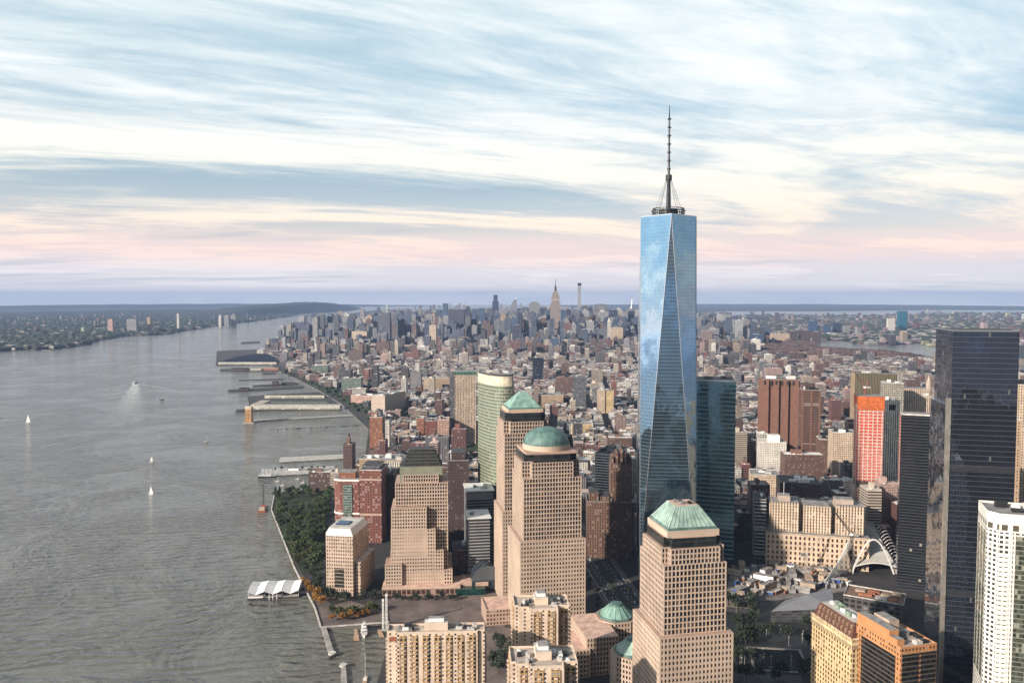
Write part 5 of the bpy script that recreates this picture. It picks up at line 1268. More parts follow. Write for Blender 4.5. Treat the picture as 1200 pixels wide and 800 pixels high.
# far banks
def scatter(name, label, poly, n, hrange, wr, seed, yr, xr, tallp=.03, pal=None, dens=None):
    r = random.Random(seed); b = MB(); k = 0; tries = 0
    while k < n and tries < n * 30:
        tries += 1
        y = yr[0] * (yr[1] / yr[0]) ** r.random(); x = r.uniform(*xr)
        if abs(x) > y * .75 or not inpoly(x, y, poly): continue
        if dens and r.random() > dens(x, y): continue
        w, d = r.uniform(*wr), r.uniform(*wr); h = r.uniform(*hrange); 
        if r.random() < tallp: h *= r.uniform(3, 6); w *= .6
        b.c = tuple(c * r.uniform(.7, 1.1) for c in r.choices(WALLC, [q[2] for q in WALLC])[0][1])
        b.prism(rect(w / 2, d / 2, x, y), 3, 3 + h, r.choice((0, 2, 3))); b.col[-1] = r.choices(ROOFC, [q[2] for q in ROOFC])[0][1]; b.uv[-1] = [(0, -1)] * 4; k += 1
    tag(b.build(name, CW), label, 'buildings', kind='stuff')
scatter('far_bank_buildings', 'low houses and sheds of the far left bank', NJ, 3200, (7, 18), (18, 60), 4, (4700, 14000), (-9500, 200), .02)
scatter('far_bank_buildings', 'low buildings of the far bank beyond the eastern river', QUEENS, 6500, (8, 20), (20, 70), 8, (5200, 15500), (700, 11500), .025)
scatter('far_bank_buildings', 'scattered buildings of the uptown end of the island', MANH, 1500, (18, 40), (30, 80), 12, (12400, 19000), (-2500, 3500), .05)
# ================================================================ piers
def pier(label, c, mat=None, z=2.2, piles=True, cat='pier'):
    """deck through four ground pixels (left-near, right-near, right-far, left-far)"""
    P = pts(*c); o = P[0]; t = thing('pier', label, cat, (o[0], o[1], 0))
    Q = [(p[0] - o[0], p[1] - o[1]) for p in P]
    MB().prism(Q, z - 1.1, z, 0, None, True, None, True).build('deck', mat or WOOD, t)
    if piles:
        b = MB(); n = max(3, int(math.dist(Q[0], Q[1]) / 14))
        for i in range(n + 1):
            f = i / n; x, y = Q[0][0] + (Q[1][0] - Q[0][0]) * f, Q[0][1] + (Q[1][1] - Q[0][1]) * f
            b.cyl(x, y + .8, -2, z - .9, .5, 6)
        b.build('piles', WOOD, t)
    return t, Q
def shed(t, u0, u1, v, dep, hh, m, rm=None, nm='shed', ridge=0.):
    a, b_ = at(u0, v), at(u1, v); ox, oy = t.location.x, t.location.y
    d = Vector((b_[0] - a[0], b_[1] - a[1])); L = d.length; d.normalize(); n = Vector((-d.y, d.x)); p = Vector((a[0] - ox, a[1] - oy))
    P = [tuple(p), tuple(p + d * L), tuple(p + d * L + n * dep), tuple(p + n * dep)]
    b = MB().prism(P, 2.2, 2.2 + hh, 0, 1); o = b.build(nm, [m, rm or RF['p']], t)
    if ridge:
        mid0, mid1 = p + n * dep / 2, p + d * L + n * dep / 2; z = 2.2 + hh; r = MB(); z2 = z + ridge
        e = .6
        A, B, C, D = [Vector(q) for q in P]; A -= n * e; B -= n * e; C += n * e; D += n * e
        r.face([(*A, z), (*B, z), (*mid1, z2), (*mid0, z2)]); r.face([(*mid0, z2), (*mid1, z2), (*C, z), (*D, z)]); r.face([(*A, z), (*mid0, z2), (*D, z)]); r.face([(*B, z), (*C, z), (*mid1, z2)])
        r.build('gable_roof', rm or RF['p'], o)
PIERW = facade('pier_shed_wall', (.52, .50, .42), (.08, .08, .08), 8, 9, .6, .35, lit=.2)
NAVY = plain('dark_blue_roof', (.022, .027, .05), .95, spec=.05)
t, _ = pier('empty dark pier platform, farthest of the river piers', [(282, 402.6), (304, 401.6), (305, 399.6), (284, 400.4)])
t, _ = pier('big pier with a dark blue roofed shed and pale wall', [(253, 427.5), (327, 426), (327, 408), (254, 411)])
shed(t, 256, 324, 427, 560, 13, PIERW, NAVY, ridge=6); shed(t, 301, 326, 415.5, 160, 26, FM['whitev'], RF['p'], ridge=4)
t, _ = pier('low pier with a dark shed and a small pale shed', [(258, 434.5), (328, 434), (327, 431.5), (258, 432)])
shed(t, 271, 290, 434.3, 18, 9, FM['dkbrown'], NAVY, ridge=3); shed(t, 293, 306, 434.2, 16, 7, PIERW, RF['p'], ridge=2); shed(t, 306, 326, 434, 18, 11, FM['orange'], RF['k'])
pier('short stub pier below the low shed pier', [(308, 438), (323, 437.5), (323, 436.2), (308, 436.6)])
pier('thin line of an empty walkway pier', [(280, 445.5), (333, 444), (333, 443.3), (280, 444.8)])
t, _ = pier('narrow long pier with a round-roofed pavilion near its end', [(267, 458.5), (356, 454), (356, 451.5), (268, 456)])
shed(t, 280, 291, 457.4, 14, 7, FM['dkbrown'], NAVY, ridge=3)
t, _ = pier('slim pier with two dark sheds beside the narrow long pier', [(296, 452.5), (350, 449.5), (350, 448), (296, 451)])
shed(t, 319, 326, 451, 10, 12, FM['dkbrown'], NAVY, ridge=2); shed(t, 330, 345, 450.2, 8, 6, FM['dkbrown'], NAVY, ridge=2)
t, Q = pier('huge square pier whose pale roofed shed wraps round a dark court', [(294, 481), (399, 474), (374, 459), (290, 464)])
shed(t, 297, 398, 479.6, 34, 11, PIERW, RF['p'])
shed(t, 294, 306, 478, 96, 11, PIERW, plain('tan_roof', (.44, .38, .30)), nm='end_shed')
shed(t, 310, 380, 466.5, 22, 10, PIERW, NAVY)
shed(t, 312, 384, 471.5, 60, 1.0, PIERW, plain('court_turf', (.03, .05, .03)), nm='court')
pier('dark stub pier left of the square pier', [(276, 482), (289, 481), (289, 478.5), (277, 479.5)])
t, _ = pier('walkway pier on paired rows of piles leading to the vent tower', [(297, 493), (421, 486.5), (419, 485), (297, 491)], CONC)
# vent tower
xv_, yv_ = at(292, 494.5)
t = thing('vent_tower', 'orange brick ventilation tower on a pad in the river', 'tower', (xv_, yv_, 0))
MB().box(-15, 15, -12, 14, -2, 3).build('pad', CONC, t)
hvv = zat(476, yv_)
MB().prism(rect(8.5, 9), 3, hvv - 6, 0, 1, True, rect(7.4, 8)).build('tower_shaft', [facade('vent_louvre_wall', (.52, .30, .14), (.16, .09, .05), 4, 9, .4, .8, lit=0), GREYROOF], t)
MB().box(-8, 8, -8.5, 8.5, hvv - 6, hvv).build('crown', plain('buff_stone', (.62, .54, .42)), t)
for i, f in enumerate(range(11)):
    pass
t = thing('pile_row', 'broken row of old timber piles standing in the water', 'piles', (*at(315, 502), 0))
b = MB(); rp = random.Random(3)
for i in range(120):
    f = rp.random(); x, y = at(315 + 115 * f, 502.5 - 5.5 * f); b.cyl(x - t.location.x + rp.uniform(-2, 2), y - t.location.y + rp.uniform(-3, 3), -2, rp.uniform(1.2, 2.6), .6, 5)
b.build('piles', WOOD, t)
pier('broad concrete recreation pier, bare deck', [(327, 541), (412, 536), (410, 531.5), (328, 535.5)], plain('pale_deck', (.46, .44, .41)))
t, _ = pier('recreation pier with trees and moored old ships at its end', [(304, 557), (393, 553), (392, 545.5), (306, 549)], plain('pale_deck', (.46, .44, .41)))
shed(t, 338, 350, 551, 8, 4, WHITE, RF['g']); shed(t, 360, 372, 551, 8, 4, FM['dkbrown'], RF['g'])
t, _ = pier('breakwater jetty closing the boat basin, upper one', [(386, 768), (392.5, 766), (375, 711), (370, 713)], CONC)
b = MB(); lx_, ly_ = at(389, 765); b.cyl(lx_ - t.location.x, ly_ - t.location.y, 2.2, 3.4, 3.6, 14); b.build('round_end', PALEROOF, t)
t, _ = pier('breakwater jetty closing the boat basin, lower one at the bottom edge', [(399, 826), (409, 826), (405, 777), (399.5, 778)], CONC)
b = MB(); lx_, ly_ = at(402, 779); b.cyl(lx_ - t.location.x, ly_ - t.location.y, 2.2, 3.4, 3.4, 14); b.build('round_end', PALEROOF, t)
t, _ = pier('tan floating dock left of the motor yacht', [(414.5, 747), (421, 747), (418.5, 735), (415, 735)], plain('tan_deck', (.46, .30, .19)), 1.2)
t, _ = pier('tan floating dock by the twin white pylons', [(445, 743), (450, 743), (446, 735), (442, 735)], plain('tan_deck', (.46, .30, .19)), 1.2)
# far left bank sheds
xs_, ys_ = at(10, 409)
t = thing('pier_shed', 'long white pier sheds on the far left bank', 'shed', (xs_, ys_, 3))
for k in range(4): MB().box(k * 72, k * 72 + 62, 0, 50, 0, 14 + (k % 2) * 5, 0, 1).build('shed', [FM['whitev'], RF['p']], t)
# ================================================================ ferry landing
xf, yf = at(290, 700)
t = thing('ferry_landing', 'floating ferry landing with a white folded tent roof', 'ferry terminal', (xf, yf, 0), R(7))
Wf = xat(349, 697, yf) - xf; Df = 30
MB().box(0, Wf, 0, Df, -1, 1.4).build('barge', plain('dark_hull', (.045, .045, .05)), t)
MB().box(1, Wf - 1, 1, Df - 1, 1.42, 1.9).build('deck', plain('pale_deck', (.46, .44, .41)), t)
TENT = plain('white_membrane', (.80, .80, .80), .6, var=.03)
for k in range(3):
    x0, x1 = k * Wf / 3 + .3, (k + 1) * Wf / 3 - .3; xm = (x0 + x1) / 2; b = MB()
    rows = [(-1.5, 9.0, 7.0), (Df * .5, 11.0, 9.2), (Df + 1.5, 9.5, 8.3)]
    for (ya, ha, ma), (yb2, hb, mb_) in zip(rows[:-1], rows[1:]):
        for e in (0, 1):
            q = [(x0, ya, ha), (xm, ya - 1.5, ma - 1), (xm, yb2, mb_), (x0, yb2, hb)] if e == 0 else [(xm, ya - 1.5, ma - 1), (x1, ya, ha), (x1, yb2, hb), (xm, yb2, mb_)]
            b.face(q); b.face([(x, y, z - .18) for x, y, z in reversed(q)])
    b.build('tent_roof', TENT, t)
for x in (.8, Wf / 3, 2 * Wf / 3, Wf - .8):
    for y in (1, Df - 1): MB().tube((x, y, 1.9), (x, y, 9.2), .3, 6).build('post', WHITE, t)
MB().box(2, Wf - 2, 8, Df - 6, 1.92, 5.4).build('waiting_room', glass('waiting_room_glass', (.03, .035, .04), 2.4, 3.5, metal=.2, vline=.1), t)
MB().box(1, Wf * .3, -.8, .2, 1.9, 3.4).build('boarding_ramp', WHITE, t)
MB().box(Wf, Wf + 9, 10, 14, .9, 2.3).build('gangway', PALEROOF, t)
for k in range(3): MB().tube((Wf * .5 + k * 4 - 4, -2.2, -1), (Wf * .5 + k * 4 - 4, -2.2, 6 + k % 2 * 2), .45, 6).build('mooring_pile', WHITE, t)
# ================================================================ boats
HULLW = plain('white_hull', (.78, .78, .77), .35, var=.05); HULLR = plain('rust_red_hull', (.34, .085, .045), .6, var=.3, scale=.5); HULLK = plain('black_hull', (.03, .03, .035), .4)
SAIL = plain('sail_cloth', (.82, .81, .78), .8, var=.03)
def hull(b, L, B, h, z0=-.3):
    P = [(-L / 2, -B * .38), (L * .15, -B / 2), (L * .38, -B * .3), (L / 2, 0), (L * .38, B * .3), (L * .15, B / 2), (-L / 2, B * .38)]
    b.prism([(x * .92, y * .7) for x, y in P], z0, h, 0, 1, True, P)
def sailboat(label, u, v, L=11., mast=15., rot=80, sails=True, group=None):
    t = thing('sailboat', label, 'sailboat', (*at(u, v, 0), 0), R(rot), group)
    b = MB(); hull(b, L, L * .3, 1.2); b.build('hull', [HULLW, plain('tan_deck', (.46, .30, .19))], t)
    MB().box(-L * .15, L * .15, -L * .09, L * .09, 1.2, 2.0).build('cabin', HULLW, t)
    MB().tube((L * .05, 0, 1.2), (L * .05, 0, mast), .16, 5).build('mast', WHITE, t)
    if sails:
        b = MB()
        for yy in (.05, -.05):
            q = [(L * .03, yy, 2.4), (L * .03, yy, mast * .97), (-L * .42, yy + .8, 2.6)]; b.face(q if yy > 0 else q[::-1])
        b.build('mainsail', SAIL, t)
        b = MB()
        for yy in (.05, -.05):
            q = [(L * .47, yy, 1.6), (L * .07, yy - .7, 2.2), (L * .06, yy, mast * .8)]; b.face(q if yy > 0 else q[::-1])
        b.build('jib_sail', SAIL, t)
    return t
sailboat('white sailboat alone at the far left of the river', 33, 495, 14, 22, -8)
sailboat('white sailboat in mid river, nearer of two one above the other', 177, 579, 10, 14, -20)
sailboat('white sailboat in mid river, farther of two one above the other', 178, 541.5, 10, 12, 15)
sailboat('bare-masted white sailboat off the piers', 241, 518, 12, 15, 20, False)
sailboat('tall-masted white sailing yacht in the boat basin at the bottom edge', 428, 797, 15, 24, 95, False)
for (u, v, l) in ((325.5, 564, 'small moored white boat, lowest left of four off the ship pier'), (331, 569, 'small moored white boat, nearest of four off the ship pier'), (349, 561.5, 'small moored white boat, farthest of four off the ship pier'), (355, 566, 'small moored white boat, rightmost of four off the ship pier')):
    sailboat(l, u, v, 10, 9, 10, False, 'small boats moored off the ship pier')
def motorboat(label, u, v, L, B, rot, decks, hm=None, name='motor_yacht', cat='boat'):
    t = thing(name, label, cat, (*at(u, v, 0), 0), R(rot))
    b = MB(); hull(b, L, B, 2.4); b.build('hull', [hm or HULLW, PALEROOF], t)
    z = 2.4
    for k in range(decks):
        f = 1 - .26 * k; b = MB(); b.box(-L * .36 * f, L * .22 * f - k * L * .03, -B * .36 * f, B * .36 * f, z, z + 2.3, 0, 1); b.build('deck_house', [facade('boat_cabin_wall', (.78, .78, .77), (.03, .035, .04), 1.6, 2.3, .8, .4, lit=0), HULLW], t); z += 2.3
    MB().tube((0, 0, z), (0, 0, z + 4), .12, 5).build('mast', WHITE, t)
    MB().cyl(-L * .12, 0, z, z + 1.5, .5, 8).build('funnel', plain('funnel_dark', (.1, .1, .12)), t)
    return t
motorboat('large white motor yacht with stacked decks in the boat basin', 427, 741, 26, 7, -78, 3)
motorboat('ferry heading upriver with a broad white wake', 159, 449, 34, 11, 82, 2, name='ferry', cat='ferry')
motorboat('small workboat right of the ferry', 190, 468, 14, 5, 10, 1, HULLK, 'workboat')
t = motorboat('old dark ship with masts moored at the end of the tree-lined pier', 313, 559, 34, 9, 5, 1, HULLK, 'moored_ship', 'ship')
for k in range(4): MB().tube((-11 + k * 7, 0, 2), (-11 + k * 7, 0, 17), .3, 5).build('mast', WOOD, t)
# crane barge
t = thing('crane_barge', 'rusty red crane barge with a tall dark boom beside the park', 'barge', (*at(308, 597, 0), 0), R(100))
b = MB(); b.prism([(-17, -6), (16, -6), (19, -3), (19, 3), (16, 6), (-17, 6)], -.6, 2.2, 0, 1); b.build('hull', [HULLR, plain('brown_deck', (.20, .12, .085))], t)
MB().box(-13, -5, -4, 4, 2.2, 6.2).build('deck_house', plain('cream_house', (.5, .40, .32)), t); MB().box(2, 7, -2.5, 2.5, 2.2, 6.4).build('crane_cab', plain('red_cab', (.40, .07, .05)), t)
b = MB(); lattice(b, 9, 0, 2.2, 37, .8, .2, 3); b.build('boom', STEEL, t)
for k in range(3): MB().box(-3 + k * 5.5, -.5 + k * 5.5, 3.2, 5.2, 2.2, 3.6).build('deck_crate', plain('rusty_stack', (.30, .12, .06)), t)
# wakes: foam lying on the water
def wake_mat():
    m, n, b = newmat('foam'); p = n.node('ShaderNodeTexCoord').outputs['Object']
    b.inputs['Base Color'].default_value = (.75, .77, .78, 1); b.inputs['Roughness'].default_value = .9
    uv = n.sep(n.node('ShaderNodeUVMap').outputs[0])
    k = n.noise(p, .05, 6, .7)
    edge = n.m('SUBTRACT', 1., n.m('POWER', n.m('ABSOLUTE', uv[0]), 2.)); fall = n.m('POWER', n.m('SUBTRACT', 1., uv[1]), 1.1)
    a = n.m('MULTIPLY', n.m('MULTIPLY', edge, fall), n.sstep(k, .28, .60, .10, 1.), clamp=True)
    n.put(b.inputs['Alpha'], n.m('MULTIPLY', a, .95)); return m
FOAM = wake_mat()
def wake(path, w0, w1, label):
    b = MB(); n = len(path)
    for i in range(n - 1):
        p, q = path[i], path[i + 1]; d = (Vector(q) - Vector(p)).normalized(); nx = Vector((-d.y, d.x)); a, c = w0 + (w1 - w0) * i / (n - 1), w0 + (w1 - w0) * (i + 1) / (n - 1)
        for s0, s1 in ((-1, 0), (0, 1)):
            b.face([(*(Vector(p) + nx * a * s0), .08), (*(Vector(q) + nx * c * s0), .08), (*(Vector(q) + nx * c * s1), .08), (*(Vector(p) + nx * a * s1), .08)], 0, [(s0, i / (n - 1)), (s0, (i + 1) / (n - 1)), (s1, (i + 1) / (n - 1)), (s1, i / (n - 1))])
    tag(b.build('wake', FOAM), label, 'wake', kind='stuff')
wake([at(u, v, 0) for u, v in ((158.5, 450), (156, 458), (153, 467), (150, 478), (146, 492), (141, 508))], 16, 66, 'broad white wake behind the ferry')
wake([at(u, v, 0) for u, v in ((159, 449), (130, 455), (100, 461), (70, 468))], 3, 9, 'thin bow wave spreading left of the ferry')
wake([at(u, v, 0) for u, v in ((160, 449), (192, 455), (220, 462), (245, 469))], 3, 9, 'thin bow wave spreading right of the ferry')
# twin pylons and flag mast by the basin
for k, u in enumerate((449.2, 453.2)):
    x, y = at(u, 738); t = thing('light_pylon', ('left' if k == 0 else 'right') + ' one of the twin tall white pylons beside the boat basin', 'pylon', (x, y, 2.5))
    z1 = zat((703, 697)[k], y) - 2.5
    b = MB(); lattice(b, 0, 0, 1.5, z1, .7, .28, 3); b.build('mast', WHITE, t); MB().box(-1.6, 1.6, -1.6, 1.6, 0, 1.5).build('base', CONC, t); MB().box(-1, 1, -1, 1, z1, z1 + 1.2).build('lamp_head', WHITE, t)
# ================================================================ trees
LEAFS = {}
def leaf_mat(name, a, b_):
    if name in MATS: return MATS[name]
    m, n, b = newmat(name); oi = n.node('ShaderNodeObjectInfo').outputs['Random']; g_ = n.node('ShaderNodeNewGeometry').outputs['Random Per Island']
    f = n.m('ADD', n.m('MULTIPLY', g_, .6), n.m('MULTIPLY', oi, .4)); n.put(b.inputs['Base Color'], n.mix(f, a, b_)); b.inputs['Roughness'].default_value = .75
    MATS[name] = m; return m
BARK = plain('bark', (.07, .05, .035), .9)
def tree_proto(seed, Ht, Rc, mat, n=300, conic=False):
    r = random.Random(seed); b = MB()
    b.tube((0, 0, 0), (r.uniform(-.3, .3), 0, Ht * .62), .26, 6, 0, .12)
    for k in range(4):
        a = r.uniform(0, 6.28); b.tube((0, 0, Ht * (.3 + .06 * k)), (math.cos(a) * Rc * .6, math.sin(a) * Rc * .6, Ht * (.55 + .07 * k)), .12, 4, 0, .05)
    c = MB(); lobes = [(r.uniform(-.5, .5) * Rc, r.uniform(-.5, .5) * Rc, Ht * r.uniform(.5, .82), Rc * r.uniform(.42, .72)) for _ in range(7)]
    if conic: lobes = [(0, 0, Ht * (.25 + .1 * i), Rc * (1 - .12 * i) * .8) for i in range(7)]
    for i in range(n):
        lx, ly, lz, lr = r.choice(lobes); d = Vector((r.gauss(0, 1), r.gauss(0, 1), r.gauss(0, .8))).normalized() * lr * r.random() ** .4
        p = Vector((lx, ly, lz)) + d; e = Vector((r.gauss(0, 1), r.gauss(0, 1), r.gauss(0, 1))).normalized(); w = e.orthogonal().normalized(); q = e.cross(w); s = r.uniform(.35, .8)
        c.face([p + w * s, p + q * s, p - w * s, p - q * s])
    return b, c, mat
KIND = {}
LG = leaf_mat('dark_green_leaves', (.026, .052, .014), (.070, .115, .030)); LY = leaf_mat('autumn_orange_leaves', (.22, .09, .015), (.36, .19, .03)); LO = leaf_mat('olive_leaves', (.045, .06, .018), (.095, .10, .026)); LD = leaf_mat('deep_green_leaves', (.012, .022, .010), (.030, .046, .018))
for nm, args in (('green', [(1, 11, 5, LG), (2, 13, 6, LG), (3, 9, 4.5, LG)]), ('orange', [(4, 10, 4.6, LY), (5, 9, 4.2, LY)]), ('olive', [(6, 11, 5, LO), (7, 9, 4.6, LO)]), ('deep', [(8, 11, 5.2, LD), (9, 10, 4.8, LD)]), ('conifer', [(10, 13, 3.4, LD, 300, True)])):
    KIND[nm] = [tree_proto(*a) for a in args]
TREE0 = {}
rt = random.Random(11)
def tree(kind, x, y, z, label, group, sc_=1.):
    k = rt.randrange(len(KIND[kind])); key = (kind, k)
    if key not in TREE0:
        t = thing('tree', label, 'tree', (x, y, z), 0, group); b, c, m = KIND[kind][k]
        b.build('trunk', BARK, t); c.build('crown', m, t); TREE0[key] = t
    else:
        t = copy_tree(TREE0[key]); t['label'] = label; t['group'] = group
    t.location = (x, y, z); t.rotation_euler = (0, 0, rt.uniform(0, 6.28)); s = sc_ * rt.uniform(.8, 1.25); t.scale = (s, s, s * rt.uniform(.9, 1.1))
    return t
def line_trees(kind, path, n, label, group, jit=3., sc_=1., z=2.5):
    P = pts(*path); L = [math.dist(P[i], P[i + 1]) for i in range(len(P) - 1)]; T = sum(L)
    for k in range(n):
        d = (k + .5) / n * T; i = 0
        while d > L[i]: d -= L[i]; i += 1
        f = d / L[i]; tree(kind, P[i][0] + (P[i + 1][0] - P[i][0]) * f + rt.uniform(-jit, jit), P[i][1] + (P[i + 1][1] - P[i][1]) * f + rt.uniform(-jit, jit), z, label, group, sc_)
n = 0
while n < 125:
    u, v = rt.uniform(320, 390), rt.uniform(576, 672); x, y = at(u, v, 2.9)
    if not inpoly(x, y, PARK): continue
    if 334 < u < 366 and 584 < v < 604 and rt.random() < .85: continue
    tree(rt.choice(['green', 'green', 'deep', 'olive']) if v < 640 else rt.choice(['green', 'olive']), x, y, 2.9, 'leafy green tree in the riverside park', 'trees of the riverside park', 1.3); n += 1
line_trees('conifer', [(322, 580), (330, 577)], 3, 'dark pointed tree at the river tip of the park', 'pointed trees at the park tip', 2)
line_trees('orange', [(357, 682), (363, 694), (372, 706), (377, 712)], 11, 'orange autumn tree along the promenade by the ferry landing', 'autumn trees along the promenade', 3)
line_trees('deep', [(360, 668), (372, 686), (380, 700), (400, 704), (440, 703)], 20, 'dark green tree around the foot of the white-roofed granite block', 'dark trees by the granite block', 5)
line_trees('olive', [(386, 722), (400, 722), (420, 721), (440, 716)], 16, 'reddish olive tree in the clump beside the boat basin', 'trees in the clump by the boat basin', 4)
line_trees('orange', [(388, 727), (405, 727), (436, 720)], 7, 'orange autumn tree in the clump beside the boat basin', 'autumn trees by the boat basin', 2, .8)
line_trees('deep', [(458, 704), (500, 704), (536, 703)], 12, 'dark tree in the row before the brown glazed arcade', 'trees before the arcade', 2, .75)
line_trees('deep', [(575, 750), (590, 762), (596, 780), (580, 790), (576, 770)], 14, 'dark tree in the shaded garden between the cream apartments', 'trees in the shaded garden', 6)
line_trees('deep', [(516, 517), (480, 495), (444, 473), (412, 457)], 18, 'dark tree along the river side of the highway', 'trees along the highway', 9, 1.3)
line_trees('deep', [(405, 453), (380, 443), (350, 431), (335, 423)], 14, 'dark tree in the highway strip beyond the square pier', 'trees of the far highway strip', 14, 1.7)
line_trees('deep', [(318, 551), (350, 550), (385, 549)], 8, 'small dark tree on the ship pier', 'trees on the ship pier', 3, .6)
line_trees('deep', [(640, 630), (668, 650), (690, 690), (716, 735)], 16, 'dark street tree beside the wide highway lanes', 'street trees beside the highway', 6, .8)
n = 0
while n < 34:
    u, v = rt.uniform(855, 950), rt.uniform(704, 800); x, y = at(u, v)
    if 885 < u < 975 and 690 < v < 738: continue
    if 880 < u < 945 and 755 < v < 790: continue
    tree('deep', x, y, 2.56, 'dark tree of the plaza grove near the tilted-roof pavilion', 'grove on the dark plaza', 1.35); n += 1
# far-off foliage
def clumps(name, label, poly, n, yr, xr, s, seed, mat, cond=None):
    r = random.Random(seed); b = MB(); k = 0; tr = 0
    while k < n and tr < n * 40:
        tr += 1; y = yr[0] * (yr[1] / yr[0]) ** r.random(); x = r.uniform(*xr)
        if abs(x) > y * .75 or not inpoly(x, y, poly) or (cond and not cond(*pix(x, y, 2.5))): continue
        R_ = s * r.uniform(.6, 1.4); h = R_ * r.uniform(.7, 1.1)
        p = [(x + R_ * math.cos(a) * r.uniform(.7, 1.2), y + R_ * math.sin(a) * r.uniform(.7, 1.2)) for a in [i * 1.2566 for i in range(5)]]
        b.prism(p, 2.5, 2.5 + h * .6, 0, None, False, [((q[0] - x) * 1.1 + x, (q[1] - y) * 1.1 + y) for q in p]); top = (x, y, 2.5 + h)
        for i in range(5):
            q0, q1 = p[i], p[(i + 1) % 5]; b.face([((q0[0] - x) * 1.1 + x, (q0[1] - y) * 1.1 + y, 2.5 + h * .6), ((q1[0] - x) * 1.1 + x, (q1[1] - y) * 1.1 + y, 2.5 + h * .6), top])
        k += 1
    tag(b.build(name, mat), label, 'trees', kind='stuff')
WP = [p for p in WEST if p[1] > 1500]
def near_hw(u, v):
    x, y = at(u, v); d = min((p[0] - x) ** 2 + (p[1] - y) ** 2 for p in WP) ** .5
    return 22 < d < 78
clumps('roadside_trees', 'dark strip of trees along the distant riverside highway', MANH, 650, (1550, 3800), (-1000, 100), 8, 4, LD, near_hw)
FT = plain('far_foliage', (.030, .042, .024), .9, var=.4, scale=.004)
clumps('far_trees', 'dark woods of the far left bank', NJ, 7000, (4700, 16000), (-11000, 0), 26, 1, FT)
clumps('far_trees', 'brownish tree belt along the eastern river', MANH, 2600, (4300, 5600), (1200, 3200), 17, 2, plain('brown_foliage', (.085, .045, .038), .9, var=.4, scale=.01), lambda u, v: u > 893 and np.interp(u, (893, 964, 1000, 1037, 1075, 1096), (404, 409.5, 411.5, 413.5, 418, 422)) < v < 425)
clumps('far_trees', 'green patches among the far eastern suburbs', QUEENS, 3500, (5500, 16000), (700, 11500), 26, 3, FT)
# ================================================================ cars, trailers, lamps
CARC = [('white', (.75, .75, .74)), ('black', (.02, .02, .022)), ('silver', (.42, .43, .44)), ('yellow', (.70, .42, .03)), ('dark blue', (.03, .05, .12)), ('red', (.40, .03, .025))]
CARP = {}
def car(x, y, rot, where, z=2.62):
    cn, cc = rt.choices(CARC, (5, 4, 4, 4, 2, 1))[0]
    if cn not in CARP:
        t = thing('car', '', 'car', (0, 0, 0)); b = MB(); b.box(-2.3, 2.3, -.92, .92, .3, .95); b.prism([(-2.3, -.92), (2.3, -.92), (2.3, .92), (-2.3, .92)], .951, 1.05, 0, None, True, [(-2.2, -.85), (2.15, -.85), (2.15, .85), (-2.2, .85)]); b.build('body', plain('car_paint_' + cn.replace(' ', '_'), cc, .25, var=.03), t)
        b = MB(); b.prism(rect(1.5, .82, -.2), 1.051, 1.62, 0, 1, True, rect(1.0, .68, -.25)); b.build('cabin', [plain('car_glass', (.02, .022, .025), .1, var=.05), plain('car_paint_' + cn.replace(' ', '_'), cc)], t)
        for wx_ in (-1.45, 1.45):
            for wy_ in (-.8, .8): MB().tube((wx_, wy_ - .12, .33), (wx_, wy_ + .12, .33), .33, 8).build('wheel', HULLK, t)
        CARP[cn] = t
    else: t = copy_tree(CARP[cn])
    t['label'] = f'{cn} car {where}'; t['group'] = 'cars ' + where; t.location = (x, y, z); t.rotation_euler = (0, 0, rot)
for d in (-16, -12.4, -8.5, -5, 5, 8.5, 12.4, 16):
    P = offset(WEST, d); i = 0
    for k in range(16):
        j = rt.randrange(6, 48) if k < 11 else rt.randrange(10, 30); f = rt.random(); p, q = P[j], P[j + 1]
        a = math.atan2(q[1] - p[1], q[0] - p[0]); car(p[0] + (q[0] - p[0]) * f, p[1] + (q[1] - p[1]) * f, a if d < 0 else a + math.pi, 'driving on the wide riverside highway')
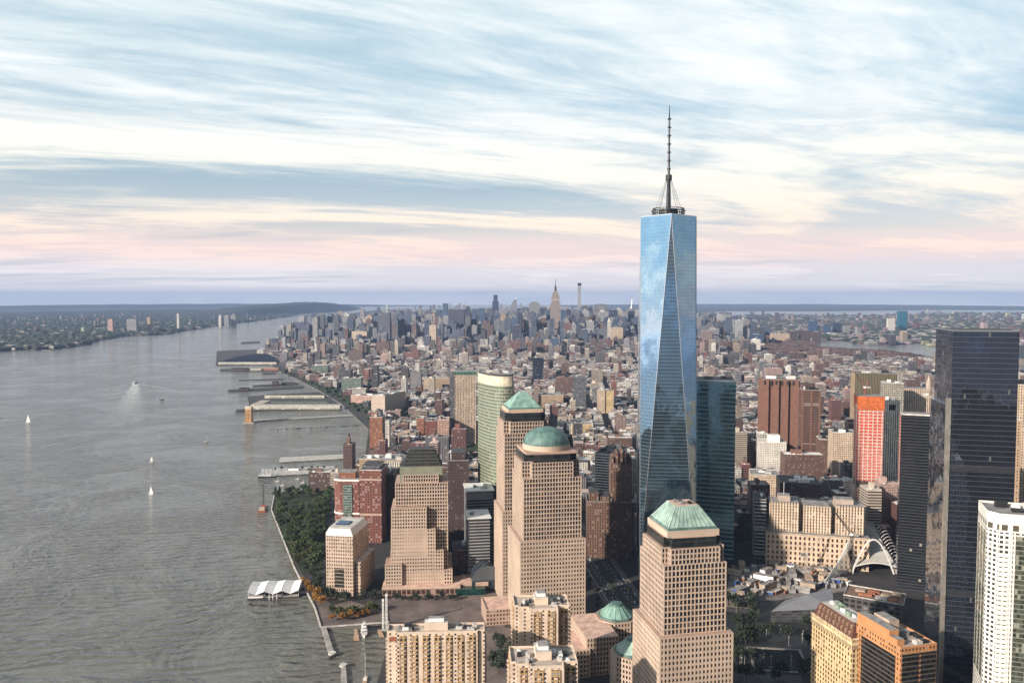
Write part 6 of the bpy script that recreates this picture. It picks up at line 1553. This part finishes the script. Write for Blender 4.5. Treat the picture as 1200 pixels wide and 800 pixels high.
# building yard
YC = [('white', WHITE), ('grey', GREYROOF), ('tan', plain('tan_stack', (.42, .32, .24))), ('blue', plain('blue_container', (.05, .10, .28), .5)), ('rust', plain('rusty_stack', (.30, .12, .06)))]
YP = pts((859, 666), (960, 662), (1000, 686), (940, 694), (862, 700)); placed = []
def trailer(x, y, L, B, h, rot, cn, m):
    t = thing('site_trailer', f'{cn} site trailer in the building yard before the long limestone building', 'trailer', (x, y, 2.56), rot, 'trailers and stacks in the building yard')
    MB().box(-L / 2, L / 2, -B / 2, B / 2, .5, h, 0, 1).build('body', [m, m], t)
    b = MB(); b.box(-L / 2 - .2, L / 2 + .2, -B / 2 - .2, B / 2 + .2, h, h + .3); b.build('roof', rt.choice([PALEROOF, GREYROOF, GREYROOF, m, m]), t)
    MB().box(-L / 2 + .4, L / 2 - .4, -B / 2 + .3, B / 2 - .3, 0, .5).build('chassis', STEEL, t); MB().box(L * .1, L * .1 + 1.6, -.7, .7, h + .3, h + 1.2).build('air_unit', GREYROOF, t)
tries = 0
while len(placed) < 110 and tries < 4000:
    tries += 1; u, v = rt.uniform(858, 998), rt.uniform(662, 700); x, y = at(u, v); L = rt.choice((6, 9, 12, 16, 22))
    if not inpoly(x, y, YP) or any(math.hypot(x - a, y - b) < (L + c) * .42 for a, b, c in placed): continue
    placed.append((x, y, L)); cn, m = rt.choices(YC, (2.2, 5, 4, 1.2, 1.8))[0]; trailer(x, y, L, L * .3 if L < 14 else 7, rt.uniform(3, 5) if L < 14 else rt.uniform(5, 8), R(rt.choice((-14, 76, -30, 40))), cn, m)
lamp0 = None
for k in range(46):
    while True:
        u, v = rt.uniform(856, 1000), rt.uniform(704, 798)
        if not (885 < u < 985 and v < 738): break
    x, y = at(u, v)
    if lamp0 is None:
        lamp0 = t = thing('lamp_post', 'slim pale lamp post on the dark plaza', 'lamp', (x, y, 2.56), 0, 'lamp posts on the dark plaza')
        MB().tube((0, 0, 0), (0, 0, 8.5), .12, 6).build('pole', PALEROOF, t); MB().box(-.5, .5, -.25, .25, 8.5, 8.8).build('lamp_head', WHITE, t)
    else: t = copy_tree(lamp0); t.location = (x, y, 2.56)
make_haze()
